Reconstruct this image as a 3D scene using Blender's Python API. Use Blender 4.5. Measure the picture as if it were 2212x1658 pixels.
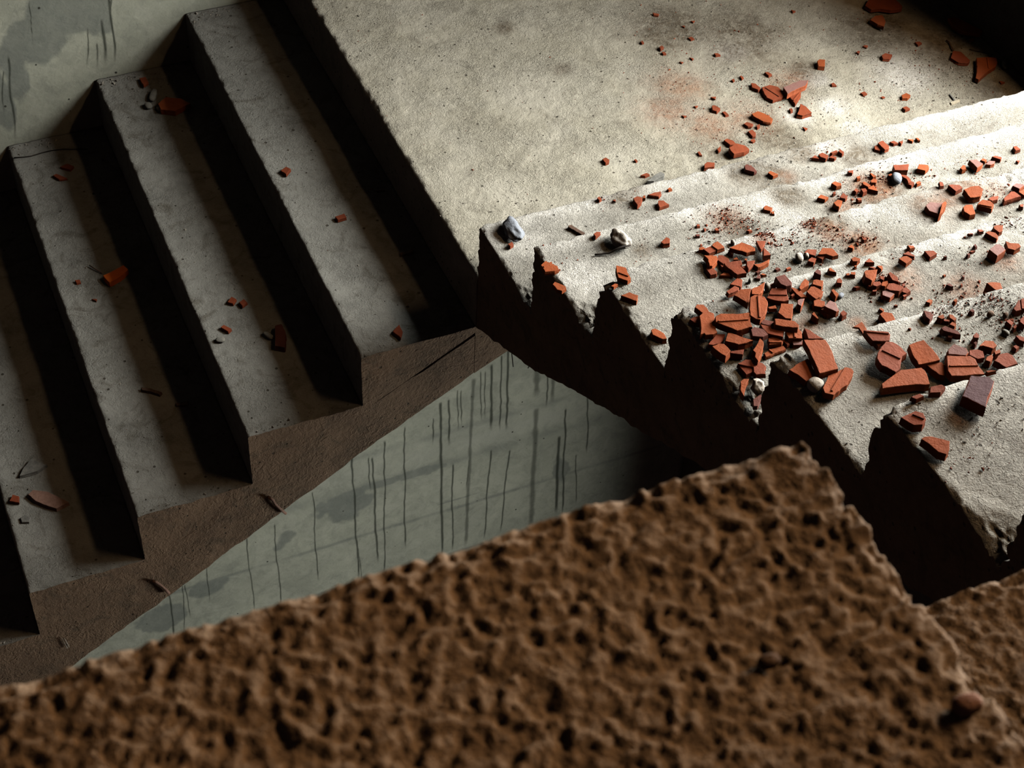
import bpy, bmesh, math, random
import numpy as np
from mathutils import Vector, Matrix

# ------------------------------------------------------------------ camera, world, light
scene = bpy.context.scene
for o in list(bpy.data.objects): bpy.data.objects.remove(o, do_unlink=True)
COL = scene.collection
cam_d = bpy.data.cameras.new('camera'); cam = bpy.data.objects.new('camera', cam_d); COL.objects.link(cam)
ROT = Matrix(((0.91856, 0.25725, -0.3001), (-0.39353, 0.66633, -0.63335), (0.03703, 0.69988, 0.7133)))
cam.matrix_world = Matrix.Translation((-1.21491, -2.79519, 2.73409)) @ ROT.to_4x4()
cam_d.sensor_width = 36.0
cam_d.lens = 3616.0 / 2212.0 * 36.0
cam_d.clip_start = 0.02
cam_d.dof.use_dof = True
cam_d.dof.focus_distance = 3.3
cam_d.dof.aperture_fstop = 24.0
scene.camera = cam
scene.view_settings.view_transform = 'Standard'
scene.view_settings.look = 'None'
scene.view_settings.gamma = 1.0
scene.view_settings.use_curve_mapping = False
scene.view_settings.exposure = 0.15
world = bpy.data.worlds.new('world'); scene.world = world; world.use_nodes = True
world.node_tree.nodes['Background'].inputs[0].default_value = (1.0, 0.62, 0.60, 1)
world.node_tree.nodes['Background'].inputs[1].default_value = 0.012

def area(name, loc, target, sx, sy, power, col):
    d = bpy.data.lights.new(name, 'AREA'); d.shape = 'RECTANGLE'; d.size = sx; d.size_y = sy
    d.energy = power; d.color = col
    o = bpy.data.objects.new(name, d); COL.objects.link(o); o.location = loc
    o.rotation_euler = (Vector(target) - Vector(loc)).to_track_quat('-Z', 'Y').to_euler()
    return o
# daylight behind the window opening in the right wall, beside the bright flight
area('daylight_upper', (2.45, -0.50, 1.80), (0.5, -0.40, 1.80), 1.4, 2.0, 285, (1.0, 0.985, 0.94))
# daylight of the storey below, through its own opening in the right wall
area('daylight_lower', (2.3, -0.95, -2.2), (0.2, 1.6, -2.7), 1.0, 1.0, 100, (1.0, 1.0, 0.95))
# unseen warm fill light, set behind an upper opening added for it
area('warm_fill', (2.3, -1.7, 3.70), (-0.8, -2.0, 1.7), 1.3, 0.9, 74, (1.0, 0.62, 0.33))
scene.cycles.diffuse_bounces = 0
PIECES = [
 ('s','r','grooved five-sided maroon tile shard on the landing',['land',0],(1.0563,0.4019,0),10,10.9,-0.011,-0.021,[(-19,35),(8,38),(25,22),(31,-21),(5,-29),(-21,-32),(-30,-13)],[(-12,32),(5,-26)]),
 ('s','p','purple-topped bar of broken tile on the landing',['land',0],(1.1229,0.3925,0),16,25.3,0.021,-0.06,[(-40,7),(23,19),(42,11),(22,-10),(-47,-28)],[]),
 ('s','r','split shard tucked under the purple-topped bar on the landing',['land',0],(1.104,0.3665,0),10,10.1,0.002,-0.008,[(-15,11),(2,17),(30,19),(18,-1),(-18,-32),(-16,-14)],[(-17,-17),(23,12)]),
 ('s','r','dark red triangular tile shard on the landing',['land',0],(1.0917,0.2992,0),12,12.5,-0.027,0.0,[(7,31),(16,15),(17,-16),(-15,-20),(-26,-10)],[]),
 ('s','o','ragged orange shard with pale ridges on the landing',['land',0],(0.9689,0.3127,0),9,13.4,-0.065,-0.009,[(-21,21),(2,27),(15,11),(24,-16),(9,-31),(-8,-20),(-22,9)],[]),
 ('s','r','small lozenge of red tile on the landing',['land',0],(0.8356,0.2494,0),9,9.4,-0.026,-0.025,[(-12,12),(-1,16),(11,1),(10,-17),(-7,-12)],[]),
 ('s','r','blocky red shard with a rounded lip on the landing',['land',0],(0.8339,0.203,0),14,19.9,-0.011,0.046,[(-21,12),(5,22),(23,8),(28,-10),(9,-17),(-21,-16),(-23,1)],[]),
 ('s','r','narrow red sliver on the landing',['land',0],(1.024,0.4482,0),9,9.4,-0.023,-0.017,[(-3,19),(7,12),(10,-12),(-1,-18),(-12,-1)],[]),
 ('s','o','small upright orange block on the landing',['land',0],(1.2529,0.4786,0),14,14.6,0.008,0.027,[(-7,10),(4,15),(18,7),(0,-21),(-16,-12)],[]),
 ('s','r','pale red shard cut off by the top of the photo on the landing',['land',0],(1.5821,0.6669,0),10,14.9,0.011,-0.014,[(-54,21),(-19,51),(49,25),(48,-23),(39,-33),(4,-28),(-19,-10),(-48,-4)],[]),
 ('s','o','orange wedge-shaped shard on the landing',['land',0],(1.5224,0.602,0),12,17.2,0.067,-0.063,[(-21,14),(4,27),(24,21),(14,-12),(-6,-35),(-15,-16)],[]),
 ('s','o','long orange shard half in shadow on the landing',['land',0],(1.745,0.4939,0),10,16.4,0.05,-0.029,[(-17,52),(0,49),(17,18),(36,-45),(18,-59),(-23,-22),(-30,8)],[]),
 ('s','r','pointed salmon-red shard with a dark twig on the landing',['land',0],(1.6494,0.3656,0),9,10.0,-0.021,-0.023,[(1,37),(20,26),(20,-21),(4,-32),(-19,-20),(-27,8)],[]),
 ('s','o','bright orange triangular shard with two grooves on the landing',['land',0],(1.6931,0.2989,0),12,16.1,-0.027,0.044,[(-8,40),(21,35),(50,23),(39,3),(24,-11),(-61,-50),(-65,-41)],[(24,33),(-5,-18)]),
 ('c','r','smallish red tile chip below the orange wedge-shaped shard',['land',0],(1.4518,0.4469,0),8,9.1,-0.051,0.013,[(-11,7),(6,15),(22,2),(0,-16),(-16,-8)],[]),
 ('c','o','small orange tile chip left of the dark twig beside the cream splinter',['land',0],(1.4002,0.2628,0),8,8.4,0.022,-0.02,[(-9,8),(9,12),(15,-2),(-1,-12),(-15,-6)],[]),
 ('c','r','small red tile chip left of the dark twig beside the cream splinter',['land',0],(1.3695,0.214,0),8,8.5,0.008,-0.07,[(-8,6),(6,8),(9,-6),(-7,-8)],[]),
 ('c','r','small red tile chip below and right of the orange wedge-shaped shard',['land',0],(1.5805,0.4756,0),5,5.9,-0.07,-0.047,[(-8,7),(8,7),(10,-3),(-9,-11)],[]),
 ('c','r','small red tile chip well below and right of the small upright orange block',['land',0],(1.2984,0.3185,0),5,5.3,0.029,-0.012,[(-8,5),(6,7),(8,-5),(-6,-7)],[]),
 ('c','r','tiny red tile chip below and left of the orange wedge-shaped shard',['land',0],(1.4268,0.516,0),5,5.2,-0.03,0.014,[(-8,3),(3,5),(7,0),(-2,-7)],[]),
 ('c','r','tiny red tile chip right of the small upright orange block',['land',0],(1.39,0.4977,0),5,5.2,-0.007,-0.032,[(-6,1),(3,6),(7,2),(-4,-9)],[]),
 ('c','r','tiny red tile chip below and right of the long orange shard half in shadow',['land',0],(1.7386,0.4366,0),4,4.4,0.047,0.032,[(-9,2),(4,5),(9,-1),(-4,-6)],[]),
 ('c','r','tiny red tile chip below the flat grey pebble near the dark wall',['land',0],(1.6997,0.2289,0),4,4.4,-0.041,0.012,[(-5,6),(3,3),(8,-4),(-6,-6)],[]),
 ('c','r','tiny red tile chip well below and right of the small upright orange block',['land',0],(1.3401,0.285,0),4,4.3,0.004,0.06,[(-6,2),(2,4),(6,-2),(-3,-4)],[]),
 ('w','w','cream splinter of wood on the landing',['land',0],(1.5215,0.1966,0),4,4.0,0,0,[(-15,2),(17,6),(15,-1),(-17,-7)],[]),
 ('w','g','dark twig beside the cream splinter on the landing',['land',0],(1.5259,0.2194,0),4,4.0,0,0,[(-1,13),(4,14),(1,-13),(-4,-14)],[]),
 ('g','g','flat grey pebble near the dark wall on the landing',['land',0],(1.7543,0.2922,0),14,7.0,0,0,[(-4,12),(5,14),(13,10),(5,-8),(-8,-18),(-12,-10)],[]),
 ('c','r','tiny red tile chip just left of the dark red triangular tile shard',['land',0],(1.0652,0.3195,0),7,7.4,0.037,-0.034,[(-3,7),(6,6),(3,-5),(-6,-8)],[]),
 ('c','r','small red tile chip just above and left of the thin pointed red fragment',['land',0],(0.9203,0.2995,0),8,9.4,0.077,-0.061,[(-10,9),(1,13),(12,-3),(3,-11),(-6,-8)],[]),
 ('c','r','tiny red tile chip just above and right of the thin pointed red fragment',['land',0],(0.9434,0.2867,0),7,7.2,-0.013,0.041,[(-5,3),(8,7),(4,-3),(-7,-8)],[]),
 ('s','r','thin pointed red fragment on the landing',['land',0],(0.9127,0.2622,0),8,8.2,-0.021,-0.001,[(-8,12),(7,16),(9,0),(0,-15),(-8,-13)],[]),
 ('c','r','tiny red tile chip just below the thin pointed red fragment',['land',0],(0.8985,0.236,0),6,6.6,-0.074,0.027,[(-4,5),(8,6),(7,-3),(-3,-6),(-8,-2)],[]),
 ('c','r','tiny red tile chip just below and left of the small lozenge of red tile',['land',0],(0.7951,0.2339,0),7,7.4,0.042,0.012,[(-6,2),(10,10),(2,-4),(-7,-9)],[]),
 ('c','r','small red tile chip just below and right of the worn pinkish red block',['land',0],(0.887,0.3694,0),6,6.6,0.06,-0.03,[(-5,10),(4,9),(5,-9),(-5,-9)],[]),
 ('c','r','small red tile chip above and right of the narrow red sliver',['land',0],(1.0901,0.4922,0),7,7.3,0.031,0.015,[(-7,9),(3,7),(8,-6),(-4,-10)],[]),
 ('c','r','tiny red tile chip above and left of the narrow red sliver',['land',0],(1.0127,0.5055,0),5,5.1,0.013,-0.007,[(-3,7),(3,6),(4,-4),(-5,-9)],[]),
 ('c','r','tiny red tile chip left of the narrow red sliver',['land',0],(0.9828,0.501,0),5,5.5,0.054,0.071,[(-5,3),(5,5),(3,-3),(-3,-5)],[]),
 ('c','r','tiny red tile chip below and right of the small upright orange block',['land',0],(1.2388,0.3846,0),6,6.2,-0.004,0.026,[(-5,5),(5,7),(6,-8),(-6,-4)],[]),
 ('c','r','tiny red tile chip below the dark red triangular tile shard',['land',0],(1.0611,0.2353,0),4,4.6,-0.07,0.032,[(-4,8),(7,-1),(-4,-7)],[]),
 ('c','r','tiny red tile chip well above and left of the worn pinkish red block',['land',0],(0.9253,0.8704,0),6,6.5,0.024,0.079,[(-6,10),(9,-2),(4,-8),(-7,0)],[]),
 ('c','r','tiny red tile chip well above the worn pinkish red block',['land',0],(0.9667,0.7255,0),5,5.5,0.052,-0.034,[(-7,6),(5,7),(7,-6),(-5,-7)],[]),
 ('c','r','tiny red tile chip well above and left of the narrow red sliver',['land',0],(0.8627,0.7112,0),8,8.2,-0.018,0.027,[(-6,3),(6,8),(7,-1),(-7,-9)],[]),
 ('c','r','tiny red tile chip well left of the narrow red sliver',['land',0],(0.8588,0.687,0),5,5.4,-0.076,-0.006,[(-5,6),(5,5),(5,-6),(-5,-5)],[]),
 ('c','r','tiny red tile chip well above and left of the small lozenge of red tile',['land',0],(0.8243,0.7563,0),5,5.8,-0.053,-0.061,[(-5,2),(5,9),(3,-5),(-4,-6)],[]),
 ('c','r','tiny red tile chip well above and left of the grooved five-sided maroon tile shard',['land',0],(0.9985,0.627,0),6,6.9,-0.071,0.043,[(-7,6),(4,5),(9,-6),(-7,-5)],[]),
 ('c','r','tiny red tile chip well above and left of the small upright orange block',['land',0],(1.3185,0.7479,0),5,5.3,-0.059,-0.04,[(-2,8),(7,-2),(-5,-6)],[]),
 ('s','r','worn pinkish red block on the landing',['land',0],(0.8695,0.3973,0),9,9.3,-0.007,0.022,[(-4,13),(6,12),(13,-5),(-3,-15),(-11,-5)],[]),
 ('c','r','tiny red tile chip just above the worn pinkish red block',['land',0],(0.8921,0.4463,0),5,5.6,-0.067,-0.008,[(-8,4),(8,3),(0,-7)],[]),
 ('c','r','tiny red tile chip left of the worn pinkish red block',['land',0],(0.7756,0.4007,0),4,4.3,0.008,0.061,[(-5,5),(7,-1),(-2,-4)],[]),
 ('c','r','tiny red tile chip well above and left of the ragged orange shard with pale ridges',['land',0],(0.9221,0.6359,0),4,4.4,0.051,0.058,[(-4,7),(5,-1),(-1,-5)],[]),
 ('c','r','tiny red tile chip well left of the grooved five-sided maroon tile shard',['land',0],(0.8856,0.6301,0),4,4.2,-0.035,-0.014,[(-5,5),(6,0),(-1,-4)],[]),
 ('c','r','tiny red tile chip above and left of the small lozenge of red tile',['land',0],(0.8265,0.4289,0),4,4.2,-0.023,0.061,[(-5,3),(7,1),(-2,-4)],[]),
 ('c','r','tiny red tile chip well above the small lozenge of red tile',['land',0],(0.9746,0.7887,0),4,4.6,0.073,-0.056,[(-5,4),(5,2),(0,-6)],[]),
 ('c','r','tiny red tile chip well above and left of the purple-topped bar of broken tile',['land',0],(1.0127,0.8027,0),4,4.5,-0.052,-0.043,[(-6,3),(7,2),(-2,-5)],[]),
 ('c','r','small red tile chip left of the low brown-red fragment beside the grey bark',['land',0],(0.4889,0.2936,0),9,9.4,-0.043,-0.002,[(-8,8),(4,12),(9,0),(3,-9),(-7,-11)],[]),
 ('c','r','tiny red tile chip above and left of the low brown-red fragment beside the grey bark',['land',0],(0.5642,0.2698,0),6,6.2,0.014,-0.038,[(-4,3),(2,5),(4,-3),(-2,-5)],[]),
 ('s','r','low brown-red fragment beside the grey bark on the landing',['land',0],(0.5606,0.2054,0),7,7.3,-0.03,-0.005,[(-14,1),(6,6),(11,-2),(-3,-5)],[]),
 ('w','g','strip of weathered grey bark on the landing',['land',0],(0.5835,0.1811,0),14,14.0,0,0,[(-35,-9),(-1,9),(15,14),(22,3),(17,-3),(-18,-15)],[]),
 ('s','r','red lozenge behind the lowest step edge on the landing',['land',0],(0.7355,0.1808,0),10,10.1,-0.008,0.004,[(-11,6),(1,12),(18,2),(9,-12),(-18,-8)],[]),
 ('c','r','tiny red tile chip left of the small lozenge of red tile',['land',0],(0.7377,0.2376,0),5,5.5,0.072,0.03,[(-3,7),(4,9),(3,-10),(-4,-6)],[]),
 ('c','r','tiny red tile chip left of the four-sided red shard',['R',1],(0.307,-0.0201,0.1657),7,7.1,0.002,0.019,[(-5,3),(3,7),(5,-3),(-3,-7)],[]),
 ('c','r','tiny red tile chip left of the pale pinkish wedge of tile',['R',1],(0.3395,-0.038,0.1657),5,5.3,0.028,-0.071,[(-5,2),(4,3),(0,-5)],[]),
 ('s','r','four-sided red shard on the lowest bright step',['R',1],(0.3901,-0.0639,0.1657),12,12.6,0.024,0.017,[(-9,10),(3,13),(13,4),(3,-9),(-11,-18)],[]),
 ('c','o','tiny orange tile chip just above and right of the four-sided red shard',['R',1],(0.4099,-0.0559,0.1657),9,9.4,0.06,0.048,[(-2,4),(5,5),(1,-5),(-4,-3)],[]),
 ('s','r','pale pinkish wedge of tile on the lowest bright step',['R',1],(0.4444,-0.0543,0.1657),8,8.1,-0.006,-0.006,[(-22,4),(-3,7),(14,5),(11,-3),(0,-12)],[]),
 ('s','r','arrowhead-shaped red shard on the lowest bright step',['R',1],(0.4385,-0.093,0.1657),10,10.4,-0.024,0.008,[(-3,12),(9,8),(15,-10),(-12,-13),(-9,3)],[]),
 ('c','o','tiny orange tile chip just right of the pale pinkish wedge of tile',['R',1],(0.4835,-0.0473,0.1657),6,6.7,-0.07,-0.069,[(-6,1),(4,6),(6,-3),(-4,-4)],[]),
 ('s','d','brown eroded lump of tile on the lowest bright step',['R',1],(0.7054,-0.0503,0.1657),11,11.4,-0.017,-0.02,[(-8,14),(0,18),(10,1),(10,-15),(2,-17),(-14,-1)],[]),
 ('s','o','small dusty orange fragment on the lowest bright step',['R',1],(0.7493,-0.085,0.1657),8,8.3,-0.01,-0.027,[(-9,7),(1,12),(12,-8),(-4,-11)],[]),
 ('r','b','grey-blue chunk of concrete on the lowest bright step',['R',1],(0.061,-0.0594,0.1657),34,17.0,0,0,[(-22,32),(-2,44),(16,31),(23,5),(17,-28),(5,-40),(-15,-38),(-23,-6)],[]),
 ('c','r','small red tile chip just below the grey-blue chunk of concrete',['R',1],(0.0394,-0.102,0.1657),9,9.9,-0.08,-0.056,[(-7,2),(6,8),(6,-2),(-5,-8)],[]),
 ('w','d','flat brown piece of wood on the lowest bright step',['R',1],(0.2042,-0.1021,0.1657),7,7.0,0,0,[(-10,17),(-1,17),(16,-22),(6,-24),(-11,11)],[]),
 ('c','r','small red tile chip left of the white chunk of plaster',['R',2],(0.1406,-0.3259,0.3463),9,9.8,-0.064,-0.022,[(-7,1),(3,6),(11,2),(-7,-10)],[]),
 ('s','r','small triangular shard at the left of a row of five on the lowest bright step',['R',1],(0.8828,-0.0666,0.1657),9,9.4,-0.028,0.022,[(-10,1),(4,8),(6,-9)],[]),
 ('s','r','largest red block of a row of five on the lowest bright step',['R',1],(0.9027,-0.0698,0.1657),11,11.2,0.007,-0.021,[(-8,9),(5,12),(13,-5),(0,-14),(-9,-2)],[]),
 ('c','r','small red tile chip just right of the largest red block of a row of five',['R',1],(0.9242,-0.082,0.1657),9,9.3,-0.04,-0.024,[(-11,2),(0,7),(10,-2),(1,-7)],[]),
 ('c','r','tiny red tile chip just right of the largest red block of a row of five',['R',1],(0.9384,-0.0648,0.1657),9,9.6,-0.022,-0.06,[(-11,1),(10,5),(9,-3),(-8,-4)],[]),
 ('c','r','small red tile chip right of the largest red block of a row of five',['R',1],(0.9546,-0.0712,0.1657),10,10.8,0.056,0.079,[(-6,4),(2,8),(6,-4),(-2,-9)],[]),
 ('s','r','small rounded red fragment on the lowest bright step',['R',1],(1.0512,-0.0875,0.1657),8,8.0,-0.002,-0.001,[(-3,9),(5,11),(8,-6),(-1,-11),(-9,-3)],[]),
 ('s','r','rounded salmon shard on the lowest bright step',['R',1],(1.0681,-0.093,0.1657),9,14.7,-0.058,-0.056,[(-10,16),(8,22),(10,-6),(2,-15),(-10,-17)],[]),
 ('c','r','small red tile chip just right of the rounded salmon shard',['R',1],(1.1032,-0.0831,0.1657),8,8.4,-0.025,-0.038,[(-9,5),(4,7),(9,-6),(-4,-6)],[]),
 ('c','r','tiny red tile chip right of the rounded salmon shard',['R',1],(1.1212,-0.0884,0.1657),8,8.4,0.053,-0.054,[(-4,4),(8,3),(-4,-7)],[]),
 ('c','o','tiny orange tile chip right of the rounded salmon shard',['R',1],(1.1511,-0.09,0.1657),7,7.6,-0.076,0.072,[(-8,6),(8,1),(0,-6)],[]),
 ('c','o','tiny orange tile chip right of the small rounded red fragment',['R',1],(1.1696,-0.0921,0.1657),7,7.4,0.005,-0.057,[(-2,7),(4,4),(2,-7),(-3,-4)],[]),
 ('c','r','small red tile chip above and right of the thin ridged red strip',['R',2],(1.2015,-0.3969,0.3463),9,9.6,0.007,-0.076,[(-4,8),(5,8),(6,-8),(-8,-8)],[]),
 ('s','o','rounded orange shard on the white patch on the second bright step',['R',2],(0.5381,-0.3814,0.3463),8,8.3,0.002,0.029,[(-7,6),(2,10),(12,-3),(2,-11),(-9,-2)],[]),
 ('c','o','tiny orange tile chip well left of the orange wedge',['R',2],(0.5444,-0.3964,0.3463),5,5.3,0.058,0.031,[(-2,4),(5,4),(1,-6),(-4,-2)],[]),
 ('s','o','small ridged orange block on the second bright step',['R',2],(0.7304,-0.3634,0.3463),10,10.1,-0.014,-0.008,[(-11,6),(0,10),(10,-1),(7,-8),(-6,-8)],[]),
 ('s','o','orange wedge on the second bright step',['R',2],(0.6752,-0.394,0.3463),10,10.3,-0.02,0.016,[(-13,3),(0,10),(12,-4),(0,-9)],[]),
 ('c','r','tiny red tile chip above and right of the small ridged orange block',['R',2],(0.785,-0.3336,0.3463),8,8.3,0.005,0.045,[(-4,5),(9,2),(1,-6),(-6,-1)],[]),
 ('c','o','tiny orange tile chip just above and left of the narrow light orange strip',['R',2],(0.7906,-0.3586,0.3463),8,8.4,-0.027,-0.044,[(-4,3),(7,5),(3,-4),(-5,-4)],[]),
 ('c','o','tiny orange tile chip just above the square orange fragment',['R',2],(0.8263,-0.3629,0.3463),8,8.7,0.05,0.078,[(-3,8),(1,6),(5,-7),(-3,-7)],[]),
 ('s','o','square orange fragment on the second bright step',['R',2],(0.8161,-0.3826,0.3463),9,9.2,0.021,0.018,[(-6,3),(3,7),(10,1),(2,-8),(-8,-3)],[]),
 ('s','o','narrow light orange strip on the second bright step',['R',2],(0.7926,-0.3866,0.3463),9,9.2,0.019,0.014,[(-4,8),(2,9),(9,-7),(0,-11),(-6,1)],[]),
 ('s','o','bright orange triangular shard on the second bright step',['R',2],(0.7977,-0.4056,0.3463),10,10.1,-0.016,0.001,[(-8,5),(10,9),(7,-14),(-9,1)],[]),
 ('s','r','rounded brownish lump of tile on the second bright step',['R',2],(0.7758,-0.4073,0.3463),12,12.2,-0.009,-0.028,[(-5,7),(6,5),(5,-4),(-7,-7)],[]),
 ('c','r','tiny red tile chip just left of the rounded brownish lump of tile',['R',2],(0.7603,-0.3978,0.3463),9,9.6,-0.076,-0.035,[(-6,1),(4,7),(6,-2),(-4,-7)],[]),
 ('c','r','tiny red tile chip just below and left of the rounded brownish lump of tile',['R',2],(0.7505,-0.4284,0.3463),9,9.3,-0.039,0.031,[(-5,5),(6,3),(3,-5),(-5,-3)],[]),
 ('c','r','tiny red tile chip just below the small ridged orange block',['R',2],(0.7098,-0.3863,0.3463),7,7.3,0.073,-0.008,[(-3,2),(5,3),(2,-3),(-4,-3)],[]),
 ('s','r','dark red fragment in a small stack on the second bright step',['R',2],(0.7185,-0.4099,0.3463),9,12.6,0.061,0.068,[(-5,4),(6,10),(8,-4),(0,-9),(-9,-1)],[]),
 ('s','o','chunky orange shard on the second bright step',['R',2],(0.6923,-0.4283,0.3463),14,14.3,0.027,-0.008,[(-8,5),(7,11),(14,3),(-4,-13),(-8,-7)],[]),
 ('s','r','long rectangular red block on the second bright step',['R',2],(0.8984,-0.3687,0.3463),15,15.5,-0.017,-0.016,[(-13,14),(24,5),(9,-15),(-20,-4)],[]),
 ('s','o','four-sided orange block with dusty top on the second bright step',['R',2],(0.9509,-0.3838,0.3463),12,12.3,-0.018,-0.018,[(-18,0),(-4,14),(15,4),(11,-5),(-4,-13)],[]),
 ('g','b','smooth blue-grey pebble on the second bright step',['R',2],(0.8707,-0.3946,0.3463),20,10.0,0,0,[(-6,6),(7,15),(11,11),(8,-10),(-8,-16),(-12,-7)],[]),
 ('s','r','bent red fragment on the second bright step',['R',2],(0.8934,-0.4032,0.3463),9,9.4,0.007,0.024,[(-9,19),(5,11),(7,-1),(4,-14),(-6,-15),(-2,0)],[]),
 ('c','r','small red tile chip just below and right of the bent red fragment',['R',2],(0.8945,-0.4214,0.3463),8,8.4,0.054,-0.003,[(-8,0),(4,7),(8,0),(-4,-7)],[]),
 ('c','o','tiny orange tile chip just above and left of the smooth blue-grey pebble',['R',2],(0.8659,-0.3769,0.3463),8,8.3,0.024,0.048,[(-6,2),(3,4),(6,-1),(-3,-5)],[]),
 ('c','o','tiny orange tile chip just right of the bent red fragment',['R',2],(0.9117,-0.4233,0.3463),7,7.5,-0.066,0.026,[(-6,2),(5,5),(7,-2),(-6,-5)],[]),
 ('s','o','small rounded orange knob of tile on the second bright step',['R',2],(1.0377,-0.4174,0.3463),12,12.3,0.025,0.017,[(-8,1),(4,8),(8,4),(3,-6),(-7,-7)],[]),
 ('s','p','purple-topped rectangular block on the second bright step',['R',2],(1.0718,-0.4184,0.3463),14,17.4,0.035,-0.003,[(-10,15),(7,11),(12,-9),(-9,-17)],[]),
 ('c','o','tiny orange tile chip just above and left of the flat mauve fragment',['R',2],(1.103,-0.4065,0.3463),8,8.5,-0.051,0.046,[(-8,2),(2,6),(7,-2),(-1,-7)],[]),
 ('s','p','flat mauve fragment on the second bright step',['R',2],(1.1116,-0.4228,0.3463),9,9.2,-0.01,0.018,[(-15,0),(1,9),(13,2),(6,-5),(-5,-6)],[]),
 ('s','r','thin ridged red strip on the second bright step',['R',2],(1.1383,-0.4105,0.3463),9,9.4,0.028,-0.006,[(-11,7),(0,7),(9,-4),(2,-10)],[]),
 ('c','r','tiny red tile chip right of the thin ridged red strip',['R',2],(1.1788,-0.4365,0.3463),6,6.3,-0.016,0.071,[(-4,3),(6,1),(-2,-4)],[]),
 ('s','r','dark red pentagonal shard on the second bright step',['R',2],(0.2717,-0.404,0.3463),11,11.2,0.013,-0.02,[(-12,1),(7,12),(11,3),(4,-10),(-10,-7)],[]),
 ('r','w','white chunk of plaster on the second bright step',['R',2],(0.1774,-0.3646,0.3463),36,18.0,0,0,[(-16,28),(-5,31),(6,16),(19,-1),(18,-19),(7,-29),(-13,-29),(-16,3)],[]),
 ('s','r','mauve-red shard with a pale corner on the third bright step',['R',3],(0.8202,-0.6407,0.5207),11,11.3,-0.022,-0.021,[(-12,10),(-3,10),(12,2),(12,-8),(-9,-14)],[]),
 ('s','o','glowing orange rounded shard on the third bright step',['R',3],(0.8445,-0.6732,0.5207),14,17.7,0.057,0.043,[(-19,13),(1,15),(18,10),(19,-3),(2,-19),(-20,-14)],[]),
 ('s','r','flat dark red wedge on the third bright step',['R',3],(0.8761,-0.7003,0.5207),9,9.3,-0.021,0.02,[(-13,2),(0,6),(15,3),(6,-6),(-8,-6)],[]),
 ('s','r','five-sided red shard with pointed top on the third bright step',['R',3],(0.9115,-0.7106,0.5207),13,13.8,0.029,0.009,[(-19,-1),(8,12),(15,9),(19,-10),(-23,-10)],[]),
 ('s','p','mauve shard touching the right edge of the photo on the third bright step',['R',3],(0.9491,-0.6854,0.5207),11,11.1,-0.009,0.003,[(-12,4),(1,9),(15,-3),(-4,-10)],[]),
 ('s','o','salmon shard cut by the right edge on the third bright step',['R',3],(0.9468,-0.7056,0.5207),9,9.5,-0.022,-0.029,[(-8,4),(11,8),(-4,-12)],[]),
 ('s','o','ridged orange block on the third bright step',['R',3],(0.8426,-0.717,0.5207),13,17.1,0.066,0.021,[(-14,8),(1,14),(14,4),(14,-9),(2,-19),(-17,3)],[(-15,4),(6,-15)]),
 ('s','o','rough orange-brown cube of tile on the third bright step',['R',3],(0.8023,-0.7169,0.5207),13,13.4,0.002,0.026,[(-8,11),(2,15),(15,11),(10,-2),(4,-17),(-9,-16),(-14,-2)],[]),
 ('s','p','purple-faced shard on the third bright step',['R',3],(0.7402,-0.6817,0.5207),12,12.6,-0.004,0.022,[(-17,8),(-1,15),(18,6),(25,5),(-6,-26),(-19,-8)],[]),
 ('s','o','thin orange shard standing on edge on the third bright step',['R',3],(0.7489,-0.6969,0.5207),20,20.1,0.02,-0.017,[(-21,-18),(3,10),(16,15),(14,7),(-11,-14)],[]),
 ('c','r','tiny red tile chip just below the salmon shard cut by the right edge',['R',3],(0.9179,-0.7416,0.5207),9,9.4,-0.04,-0.033,[(-2,4),(7,3),(0,-6),(-5,-2)],[]),
 ('c','r','small red tile chip just left of the mauve-red shard with a pale corner',['R',3],(0.8003,-0.6182,0.5207),7,7.2,-0.042,0.014,[(-1,8),(6,5),(2,-7),(-7,-6)],[]),
 ('c','r','tiny red tile chip above and right of the dark red pentagonal shard',['R',2],(0.3671,-0.3757,0.3463),5,5.2,-0.039,-0.013,[(-2,4),(4,2),(2,-4),(-5,-3)],[]),
 ('c','r','tiny red tile chip above the flat brown-red shard touching a bright orange one',['R',2],(0.3741,-0.3922,0.3463),5,5.2,-0.059,0.066,[(-1,4),(4,0),(-2,-4)],[]),
 ('c','r','tiny red tile chip just above the bright orange five-sided shard of a touching pair',['R',2],(0.398,-0.4043,0.3463),6,6.1,-0.023,-0.007,[(-4,3),(4,6),(4,-5),(-4,-3)],[]),
 ('c','d','tiny dark brown tile chip right of the dark red pentagonal shard',['R',2],(0.3494,-0.4065,0.3463),6,6.2,0.013,0.065,[(-4,4),(5,2),(3,-4),(-4,-2)],[]),
 ('c','r','tiny red tile chip above and left of the inverted triangle of red tile',['R',2],(0.4644,-0.4324,0.3463),6,6.3,-0.013,0.067,[(-6,1),(2,4),(6,-3),(-2,-3)],[]),
 ('s','o','orange shard overhanging the step corner on the second bright step',['R',2],(-0.0,-0.3919,0.3463),10,10.0,0.0,0.002,[(-16,14),(-1,23),(16,-1),(14,-12),(4,-14),(-16,-9)],[(-15,5),(10,13)]),
 ('s','o','small orange shard at the brink below the corner one on the second bright step',['R',2],(-0.0064,-0.4551,0.3463),9,9.5,0.001,-0.029,[(-11,13),(-3,19),(12,-2),(11,-9),(-1,-14),(-9,-6)],[]),
 ('c','o','small orange tile chip just left of the flat brown-red shard touching a bright orange one',['R',3],(0.2224,-0.6232,0.5207),8,8.2,-0.01,-0.051,[(-4,5),(5,4),(6,-2),(0,-5),(-8,-2)],[]),
 ('s','r','flat brown-red shard touching a bright orange one on the third bright step',['R',3],(0.2377,-0.6344,0.5207),9,9.4,-0.03,0.018,[(-15,7),(6,11),(12,-4),(7,-6),(-10,-9)],[]),
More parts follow.
